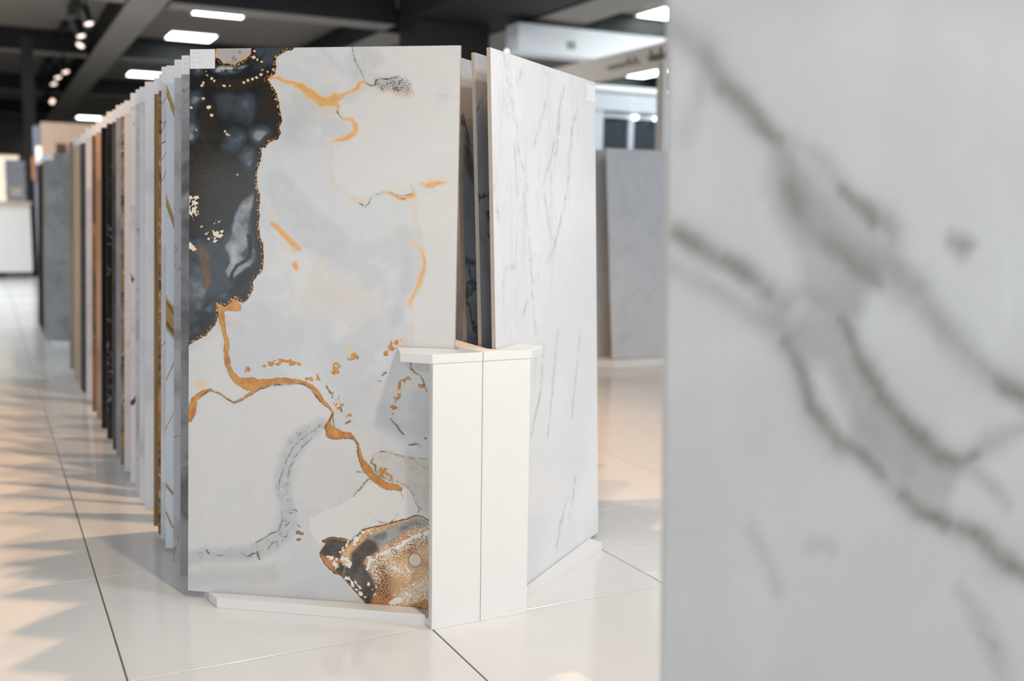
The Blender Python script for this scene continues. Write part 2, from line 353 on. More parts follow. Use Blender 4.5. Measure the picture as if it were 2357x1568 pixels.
# ------------------------------------------------------------------ display rack
SEAM = Vector((-0.065, 2.128, 0))                # centre of the post's front on the floor
HERO_BL = Vector((-0.7184, 2.2301, 0.0168)); HERO_Z = math.radians(-9.376); LEAN = 0.0586
RIGHT_BL = Vector((-0.0158, 2.1434, 0.0166)) + U*0.017 + V*0.0068; RIGHT_Z = math.radians(64.647); LEAN_R = 0.0327
def in_rack(x, y, z=0.0): return SEAM + V*x + U*y + Vector((0, 0, z))
m_mdf = paint('white_lacquer', rgb(236, 235, 233), 0.33, 0.012, 3)
def rack(origin, length, label, front=True):
    t = thing('slab_rack', label, 'display rack', origin, (0, 0, ROT))
    L = length
    base = [(0.105, -0.006), (0.132, 0.036), (0.487, 0.283), (0.468, 0.330), (0.468, L), (-0.497, L), (-0.497, 0.352), (-0.489, 0.300), (-0.113, 0.022), (-0.105, -0.006)]
    new_obj('base_tray', prism(bmesh.new(), base, 0.0, 0.016, 0.0012), m_mdf, t)
    new_obj('front_lip', prism(bmesh.new(), [(-0.4896, 0.2994), (-0.1125, 0.0208), (-0.1125, 0.068), (-0.4976, 0.345)], 0.0, 0.0215, 0.001), m_mdf, t)
    new_obj('front_lip', prism(bmesh.new(), [(0.1125, 0.0215), (0.4876, 0.2825), (0.475, 0.327), (0.1125, 0.0455)], 0.0, 0.0215, 0.001), m_mdf, t)
    new_obj('spine', box(-0.012, 0.012, 0.010, L, 0.016, 0.561), m_mdf, t)
    new_obj('post_panel', box(-0.112, -0.0006, -0.012, 0.006, 0.0, 0.561, 0.0009), m_mdf, t)
    new_obj('post_panel', box(0.0006, 0.112, -0.012, 0.006, 0.0, 0.561, 0.0009), m_mdf, t)
    capL = [(-0.0006, -0.0135), (-0.0006, 0.040), (-0.036, 0.050), (-0.137, 0.126), (-0.162, 0.042), (-0.113, -0.0135)]
    capR = [(0.0006, -0.0135), (0.113, -0.0135), (0.164, 0.030), (0.128, 0.082), (0.043, 0.012), (0.034, 0.034), (0.0006, 0.040)]
    new_obj('cap_board', prism(bmesh.new(), capL[::-1], 0.561, 0.580, 0.0009), m_mdf, t)
    new_obj('cap_board', prism(bmesh.new(), capR, 0.561, 0.580, 0.0009), m_mdf, t)
    new_obj('ridge_shelf', box(-0.024, 0.036, 0.0405, L, 0.5612, 0.579), m_mdf, t)
    return t
rack(SEAM, 3.75, 'white lacquered slab rack with a two-board front post and corner trays')

# ------------------------------------------------------------------ stone materials
m_body = paint('ceramic_body', rgb(192, 182, 170), 0.75, 0.05, 40)
def stone(name, base, layers=(), rough=0.12, seed=0):
    m = NT(name); off = (seed*3.17, seed*1.73, seed*2.41)
    c = base
    for L in layers:
        kind, colr, scale, a, b, strength = L[:6]
        sc = L[6] if len(L) > 6 else (1, 1, 1); rt = L[7] if len(L) > 7 else 0.0; dist = L[8] if len(L) > 8 else 0.8
        vec = m.coord('Object', sc, (0, rt, 0), off); off = (off[0]+5.3, off[1]+1.1, off[2]+7.7)
        n = m.noise(vec, scale, 6, 0.58, dist)
        if kind == 'cloud': f = m.step(n, a, b, 0, strength)
        elif kind == 'vein':
            d = m.math('ABSOLUTE', m.math('SUBTRACT', n, 0.5)); f = m.step(d, a, b, strength, 0)
            f = m.math('MULTIPLY', f, m.step(m.noise(vec, scale*0.6, 2), 0.35, 0.62))
        elif kind == 'bands':                      # slanted veins: (height, slope, half width) in local metres
            sp = m.n('ShaderNodeSeparateXYZ'); m.put(sp.inputs[0], m.coord('Object')); f = None
            for z0, sl_, hw in a:
                d = m.math('ABSOLUTE', m.math('ADD', m.math('SUBTRACT', m.math('MULTIPLY_ADD', sp.outputs[0], -sl_, sp.outputs[2]), z0), m.math('MULTIPLY', m.math('SUBTRACT', n, 0.5), 0.02)))
                g_ = m.step(d, hw*1.15, hw*0.8, 0, strength); f = g_ if f is None else m.math('MAXIMUM', f, g_)
        elif kind == 'fleck': f = m.step(n, a, b, 0, strength)
        elif kind == 'grain':
            wv = m.n('ShaderNodeTexWave', wave_type='BANDS', bands_direction='X'); m.put(wv.inputs['Vector'], vec)
            wv.inputs['Scale'].default_value = scale; wv.inputs['Distortion'].default_value = 6; wv.inputs['Detail'].default_value = 4; wv.inputs['Detail Scale'].default_value = 1.2
            f = m.step(wv.outputs[1], a, b, 0, strength)
        c = m.mix(f, c, colr)
    return m.out(c, rough)
W0 = rgb(222, 224, 228)
m_label = NT('label_print')                        # white paper, lines of illegible small print (flat print)
lv = m_label.coord('Object'); sx = m_label.n('ShaderNodeSeparateXYZ'); m_label.put(sx.inputs[0], lv)
rows = m_label.math('MODULO', m_label.math('ADD', sx.outputs[2], 1.0), 0.0105)
inr = m_label.math('MULTIPLY', m_label.step(rows, 0.004, 0.0045), m_label.step(rows, 0.0060, 0.0065, 1, 0))
words_ = m_label.step(m_label.noise(m_label.coord('Object', (1, 1, 0.02)), 420, 1), 0.42, 0.5)
inx = m_label.math('MULTIPLY', m_label.step(sx.outputs[0], 0.005, 0.006), m_label.step(sx.outputs[0], 0.027, 0.030, 1, 0))
inz = m_label.step(sx.outputs[2], 0.009, 0.010)
f_ = m_label.math('MULTIPLY', m_label.math('MULTIPLY', inr, words_), m_label.math('MULTIPLY', inx, inz))
m_label = m_label.out(m_label.mix(m_label.math('MULTIPLY', f_, 0.30), rgb(234, 235, 238), rgb(120, 122, 128)), 0.45)
LABEL_SRC = None
def slab(name, loc, angz, lean, mat, label, w_=0.6, h=1.195, th=0.009, sticker='left', group=None, mats=None, cat='tile slab'):
    bm = bmesh.new(); bx(bm, 0, w_, 0, th, 0, h, 0.0008)
    bm.normal_update()
    for f in bm.faces: f.material_index = 0 if f.normal.y < -0.9 else 1
    o = new_obj(name, bm, [mat, m_body]); o.location = loc; o.rotation_euler = (-lean, 0, angz); tag(o, label, cat, group)
    if sticker:
        global LABEL_SRC
        p = (0.001, -0.0009, h-0.0425) if sticker == 'left' else (w_-0.0585, -0.0009, h-0.0455)
        if LABEL_SRC is None:
            LABEL_SRC = new_obj('paper_label', box(0, 0.0575, 0, 0.0007, 0, 0.0415), m_label, o); LABEL_SRC.location = p; LABEL_SRC['label'] = 'white paper label with small print'
        else: copy_part(LABEL_SRC, o, p)
    return o

s_grey = stone('smoky_grey_onyx', rgb(150, 150, 152), [('cloud', rgb(96, 96, 98), 3.2, 0.45, 0.62, 0.9, (1,1,1.4)), ('cloud', rgb(196, 198, 204), 4.5, 0.52, 0.7, 0.8), ('vein', rgb(70, 66, 62), 5, 0.0, 0.008, 0.5)], 0.1, 1)
s_greybrown = stone('grey_onyx_brown_cloud', rgb(184, 186, 192), [('cloud', rgb(120, 104, 88), 3.0, 0.55, 0.68, 0.8, (1,1,0.9)), ('cloud', rgb(150, 152, 156), 5, 0.5, 0.65, 0.6), ('vein', rgb(120, 112, 104), 4, 0.0, 0.015, 0.7)], 0.1, 2)
s_blue = stone('pale_blue_gold_vein', rgb(222, 229, 238), [('cloud', rgb(204, 217, 230), 2.5, 0.4, 0.65, 0.8), ('bands', rgb(172, 146, 84), 30, [(1.145, -2.6, 0.013), (0.875, -2.6, 0.014), (0.595, -1.2, 0.042), (0.42, 2.2, 0.004), (0.30, 2.0, 0.003), (0.165, -1.2, 0.006), (0.095, -2.0, 0.005)], 0, 0.95), ('bands', rgb(116, 88, 40), 60, [(0.625, -1.6, 0.004), (0.57, -1.2, 0.007), (1.131, -2.6, 0.003), (0.862, -2.6, 0.003)], 0, 0.8)], 0.08, 6)
s_whiteline = stone('white_fine_black_vein', rgb(228, 229, 233), [('cloud', rgb(196, 197, 201), 4, 0.45, 0.6, 0.6), ('bands', rgb(56, 56, 58), 30, [(1.112, 1.6, 0.0016), (1.062, 0.5, 0.0011), (1.035, 2.6, 0.0020), (1.014, 0.4, 0.0011), (0.968, 1.9, 0.0014), (0.915, 2.2, 0.0018), (0.5, 1.0, 0.0012)], 0, 0.9)], 0.1, 4)
s_rust = stone('rust_brown_agate', rgb(150, 110, 78), [('cloud', rgb(60, 48, 40), 22, 0.5, 0.6, 0.9), ('cloud', rgb(206, 140, 80), 14, 0.54, 0.64, 0.8), ('vein', rgb(214, 196, 176), 18, 0.0, 0.03, 0.8)], 0.15, 5)
s_wood = stone('olive_gold_wood', rgb(152, 118, 66), [('grain', rgb(112, 82, 40), 16, 0.35, 0.9, 0.6, (1,1,0.18), 0.1), ('cloud', rgb(158, 134, 80), 20, 0.5, 0.65, 0.6, (1,1,0.08))], 0.35, 6)
s_white = stone('plain_white', rgb(236, 237, 241), [('cloud', rgb(206, 208, 214), 3, 0.5, 0.65, 0.5)], 0.12, 7)
s_bluewhite = stone('blue_white_marble', rgb(226, 231, 239), [('cloud', rgb(182, 188, 198), 5, 0.55, 0.72, 0.7, (1,1,0.7))], 0.1, 8)
s_lightgrey = stone('light_grey_gold_fleck', rgb(210, 212, 216), [('cloud', rgb(172, 173, 178), 5, 0.5, 0.65, 0.6), ('vein', rgb(160, 140, 96), 7, 0.0, 0.012, 0.8)], 0.1, 9)
s_blackfleck = stone('white_black_fleck', rgb(230, 231, 236), [('fleck', rgb(52, 56, 64), 13, 0.635, 0.66, 0.95, (1.6,1,0.8), 0.5, 0.4), ('cloud', rgb(188, 192, 200), 6, 0.5, 0.66, 0.6)], 0.1, 10)
s_pink = stone('pinkish_white', rgb(226, 220, 222), [('cloud', rgb(198, 190, 190), 6, 0.5, 0.65, 0.5)], 0.12, 11)
s_breccia = stone('brown_gold_breccia', rgb(150, 128, 98), [('cloud', rgb(88, 76, 62), 26, 0.5, 0.6, 0.9), ('cloud', rgb(178, 134, 70), 16, 0.52, 0.62, 0.8), ('vein', rgb(204, 200, 192), 14, 0.0, 0.03, 0.8)], 0.15, 12)
s_midgrey = stone('mid_grey', rgb(160, 163, 170), [('cloud', rgb(138, 140, 146), 8, 0.45, 0.62, 0.7)], 0.2, 13)
s_charbrown = stone('charcoal_brown', rgb(92, 88, 86), [('cloud', rgb(60, 56, 54), 8, 0.45, 0.62, 0.7)], 0.25, 14)
s_blackwhite = stone('black_white_vein', rgb(34, 33, 34), [('vein', rgb(176, 176, 178), 5, 0.0, 0.006, 0.8, (1,1,1.5)), ('cloud', rgb(56, 54, 54), 5, 0.5, 0.68, 0.7)], 0.1, 15)
s_black = stone('plain_black', rgb(22, 23, 25), [('cloud', rgb(36, 37, 40), 6, 0.5, 0.7, 0.6)], 0.1, 16)
s_peach = stone('peach_travertine', rgb(196, 164, 138), [('cloud', rgb(172, 136, 108), 10, 0.45, 0.62, 0.7, (1,1,0.3))], 0.25, 17)
s_orange = stone('orange_brown_rust', rgb(166, 118, 78), [('cloud', rgb(112, 86, 68), 9, 0.45, 0.6, 0.9, (1,1,0.4)), ('cloud', rgb(196, 146, 96), 16, 0.54, 0.66, 0.7)], 0.3, 18)
s_slate = stone('blue_slate', rgb(76, 80, 88), [('cloud', rgb(60, 64, 70), 12, 0.45, 0.62, 0.7)], 0.35, 19)
s_cream = stone('cream_stone', rgb(196, 178, 154), [('cloud', rgb(180, 160, 134), 6, 0.45, 0.65, 0.6, (1,1,0.3))], 0.3, 20)
s_taupe = stone('taupe_stone', rgb(164, 150, 132), [('cloud', rgb(140, 126, 110), 7, 0.45, 0.65, 0.6, (1,1,0.3))], 0.3, 21)

G = 'slabs standing in the left row of the rack'
LEFT = [
 (0.107, s_grey, 'smoky grey onyx tile slab directly behind the black and gold slab', 0.0),
 (0.205, s_greybrown, 'grey onyx tile slab with brown cloud stains, second behind the front slab', 0.003),
 (0.327, s_blue, 'pale blue tile slab with a golden vein, in the left row', 0.004),
 (0.404, s_whiteline, 'white tile slab with fine black hairline veins, left of the pale blue one', 0.010),
 (0.449, s_rust, 'rust-brown agate-look tile slab showing as a thin strip beside the wood-look one', -0.003),
 (0.530, s_wood, 'olive-gold wood-grain tile slab in the left row', -0.003),
 (0.706, s_white, 'plain white tile slab left of the olive-gold wood-grain one', 0.005),
 (0.815, s_bluewhite, 'bluish white marble tile slab left of the plain white one', 0.002),
 (0.902, s_lightgrey, 'light grey tile slab with a gold fleck, in the left row', 0.003),
 (1.026, s_blackfleck, 'white tile slab with scattered black flecks, in the left row', 0.005),
 (1.181, s_pink, 'pinkish white tile slab between black-flecked and brown-gold ones', -0.004),
 (1.276, s_breccia, 'brown and gold breccia tile slab with a mottled edge strip', -0.004),
 (1.415, s_midgrey, 'mid grey tile slab left of the brown and gold breccia one', 0.002),
 (1.522, s_charbrown, 'charcoal-brown tile slab right of the black veined ones', -0.004),
 (1.711, s_blackwhite, 'black tile slab with small white flecks, right of the plain black one', 0.004),
 (1.917, s_black, 'plain black tile slab, leftmost of the dark ones', 0.004),
 (2.116, s_peach, 'peach travertine tile slab left of the black one', -0.002),
 (2.295, s_orange, 'orange-brown rusty tile slab left of the peach one', -0.003),
 (2.585, s_pink, 'pale pinkish tile slab between orange-brown and slate blue ones', 0.003),
 (2.800, s_slate, 'dark slate-blue tile slab right of its twin, far along the left row', -0.006),
 (2.887, s_slate, 'dark slate-blue tile slab left of its twin, beside the cream one', -0.006),
 (3.180, s_cream, 'cream stone tile slab right of its twin near the far row end', 0.004),
 (3.283, s_cream, 'cream stone tile slab left of its twin near the far row end', 0.004),
 (3.580, s_taupe, 'taupe tile slab, last of the left row', -0.002),
]
for d, mt, lab, dz in LEFT:
    slab('tile_sample', HERO_BL + U*d, HERO_Z, LEAN, mt, lab, h=1.195+dz, group=G, sticker='left' if mt is not s_taupe else None)

# right row: three slabs in view, the rest of the row stands hidden behind them
s_darkmarble = stone('dark_grey_marble', rgb(204, 214, 226), [('cloud', rgb(158, 166, 176), 4, 0.45, 0.65, 0.8, (1,1,0.7)), ('vein', rgb(66, 66, 68), 4, 0.0, 0.03, 0.8, (1,1,0.7), 0.5)], 0.15, 22)
s_darkmarble2 = stone('grey_marble_white_print', rgb(186, 194, 206), [('cloud', rgb(142, 150, 160), 4, 0.45, 0.65, 0.8, (1,1,0.7)), ('vein', rgb(50, 50, 52), 4, 0.0, 0.02, 0.8, (1,1,0.7), 0.5), ('fleck', rgb(226, 226, 228), 40, 0.655, 0.675, 0.7, (1,1,0.4), 0.5)], 0.15, 23)
slab('tile_sample', RIGHT_BL + U*0.066, RIGHT_Z, LEAN_R+0.004, s_darkmarble2, 'grey marble tile slab directly behind the white veined one in the right row', h=1.186, sticker=None, group='slabs standing in the right row of the rack')
slab('tile_sample', RIGHT_BL + U*0.142, RIGHT_Z, LEAN_R+0.006, s_darkmarble, 'grey cloudy tile slab showing a narrow strip beside the black and gold slab', h=1.186, sticker=None, group='slabs standing in the right row of the rack')
for k in range(13):
    slab('tile_sample', RIGHT_BL + U*(0.38+k*0.25), RIGHT_Z, LEAN_R, (s_white, s_lightgrey, s_midgrey, s_cream)[k % 4], '%s tile slab, %s from the front of the right row' % (('plain white', 'light grey', 'mid grey', 'cream')[k % 4], ('fourth', 'fifth', 'sixth', 'seventh', 'eighth', 'ninth', 'tenth', 'eleventh', 'twelfth', 'thirteenth', 'fourteenth', 'fifteenth', 'sixteenth')[k]), sticker=None, group='hidden slabs of the right row')

# ------------------------------------------------------------------ slabs with traced veins: signed-distance fields on a fine vertex grid
def grid_mesh(name, w_, h, th, nx, nz, mats):
    """front face (local y = 0, facing -y) as a fine grid, plain back, sides; rounded by a tiny edge frame"""
    xs = np.linspace(0, w_, nx+1); zs = np.linspace(0, h, nz+1)
    X, Z = np.meshgrid(xs, zs)
    v = np.zeros(((nx+1)*(nz+1)+4, 3)); n = (nx+1)*(nz+1)
    v[:n, 0] = X.ravel(); v[:n, 2] = Z.ravel()
    v[n:] = [(0, th, 0), (w_, th, 0), (w_, th, h), (0, th, h)]
    idx = np.arange(n).reshape(nz+1, nx+1)
    q = np.stack([idx[:-1, :-1], idx[:-1, 1:], idx[1:, 1:], idx[1:, :-1]], -1).reshape(-1, 4)
    faces = q.tolist()
    a, b, c, d = n, n+1, n+2, n+3
    faces.append([b, a, d, c])
    faces.append(idx[0, ::-1].tolist()+[a, b]); faces.append(idx[-1, :].tolist()+[c, d])
    faces.append(idx[:, 0].tolist()+[d, a]); faces.append(idx[::-1, -1].tolist()+[b, c])
    me = bpy.data.meshes.new(name); me.from_pydata(v.tolist(), [], faces); me.update()
    mi = np.zeros(len(faces), dtype=np.int32); mi[len(q):] = 1; me.polygons.foreach_set('material_index', mi)
    for m in mats: me.materials.append(m)
    o = bpy.data.objects.new(name, me); COL.objects.link(o)
    return o, v[:n, 0]*1000, v[:n, 2]*1000
FAR = -40.0
def f_lines(px, pz, lines, out=None, grow=1.0, pad=24.0, wide=1.0):
    """max over the strokes of (half width - distance), in mm; points are (x, z, width)"""
    out = np.full(px.shape, FAR) if out is None else out
    for L in lines:
        if len(L) == 1: L = [L[0], (L[0][0]+0.5, L[0][1], L[0][2])]
        for A, B in zip(L, L[1:]):
            m = pad + max(A[2], B[2])*grow
            s = np.nonzero((px > min(A[0], B[0])-m) & (px < max(A[0], B[0])+m) & (pz > min(A[1], B[1])-m) & (pz < max(A[1], B[1])+m))[0]
            if not len(s): continue
            dx, dz = B[0]-A[0], B[1]-A[1]; L2 = max(dx*dx+dz*dz, 1e-6)
            t = np.clip(((px[s]-A[0])*dx+(pz[s]-A[1])*dz)/L2, 0, 1)
            d = np.hypot(px[s]-A[0]-t*dx, pz[s]-A[1]-t*dz)
            out[s] = np.maximum(out[s], (A[2]+(B[2]-A[2])*t)*0.5*grow - d)
    return out
def f_poly(px, pz, P):
    """signed distance to a closed outline, inside positive, in mm"""
    dmin = np.full(px.shape, 1e9); ins = np.zeros(px.shape, bool)
    for A, B in zip(P, P[1:]+P[:1]):
        dx, dz = B[0]-A[0], B[1]-A[1]; L2 = max(dx*dx+dz*dz, 1e-6)
        t = np.clip(((px-A[0])*dx+(pz-A[1])*dz)/L2, 0, 1)
        dmin = np.minimum(dmin, (px-A[0]-t*dx)**2+(pz-A[1]-t*dz)**2)
        if dz != 0:
            c = ((A[1] > pz) != (B[1] > pz)) & (px < (B[0]-A[0])*(pz-A[1])/dz + A[0]); ins ^= c
    d = np.sqrt(dmin); return np.where(ins, d, -d)
def sm(x, a, b): t = np.clip((x-a)/(b-a), 0, 1); return t*t*(3-2*t)
def vnoise(px, pz, scale, seed):
    r = np.random.default_rng(seed).random((96, 96)); x = px/scale+7.3; z = pz/scale+3.1
    i = np.floor(x).astype(int); j = np.floor(z).astype(int); fx = x-i; fz = z-j; fx = fx*fx*(3-2*fx); fz = fz*fz*(3-2*fz)
    g = lambda a, b: r[a % 96, b % 96]
    return (g(i, j)*(1-fx)+g(i+1, j)*fx)*(1-fz)+(g(i, j+1)*(1-fx)+g(i+1, j+1)*fx)*fz
def fbm(px, pz, scale, seed, o=4): return sum(vnoise(px, pz, scale/2**k, seed+k)*0.5**(k+1) for k in range(o))/(1-0.5**o)
def set_attr(me, name, n_total, cols):
    a = me.color_attributes.new(name, 'FLOAT_COLOR', 'POINT'); d = np.zeros((n_total, 4), dtype=np.float32)
    d[:len(cols)] = cols; a.data.foreach_set('color', d.ravel())
SD = 20.0                                         # field range stored as 0.5 + sd/(2*SD)
def enc(x): return np.clip(0.5+x/(2*SD), 0, 1)
def c3(r, g, b): return np.array([lin(r/255), lin(g/255), lin(b/255)])

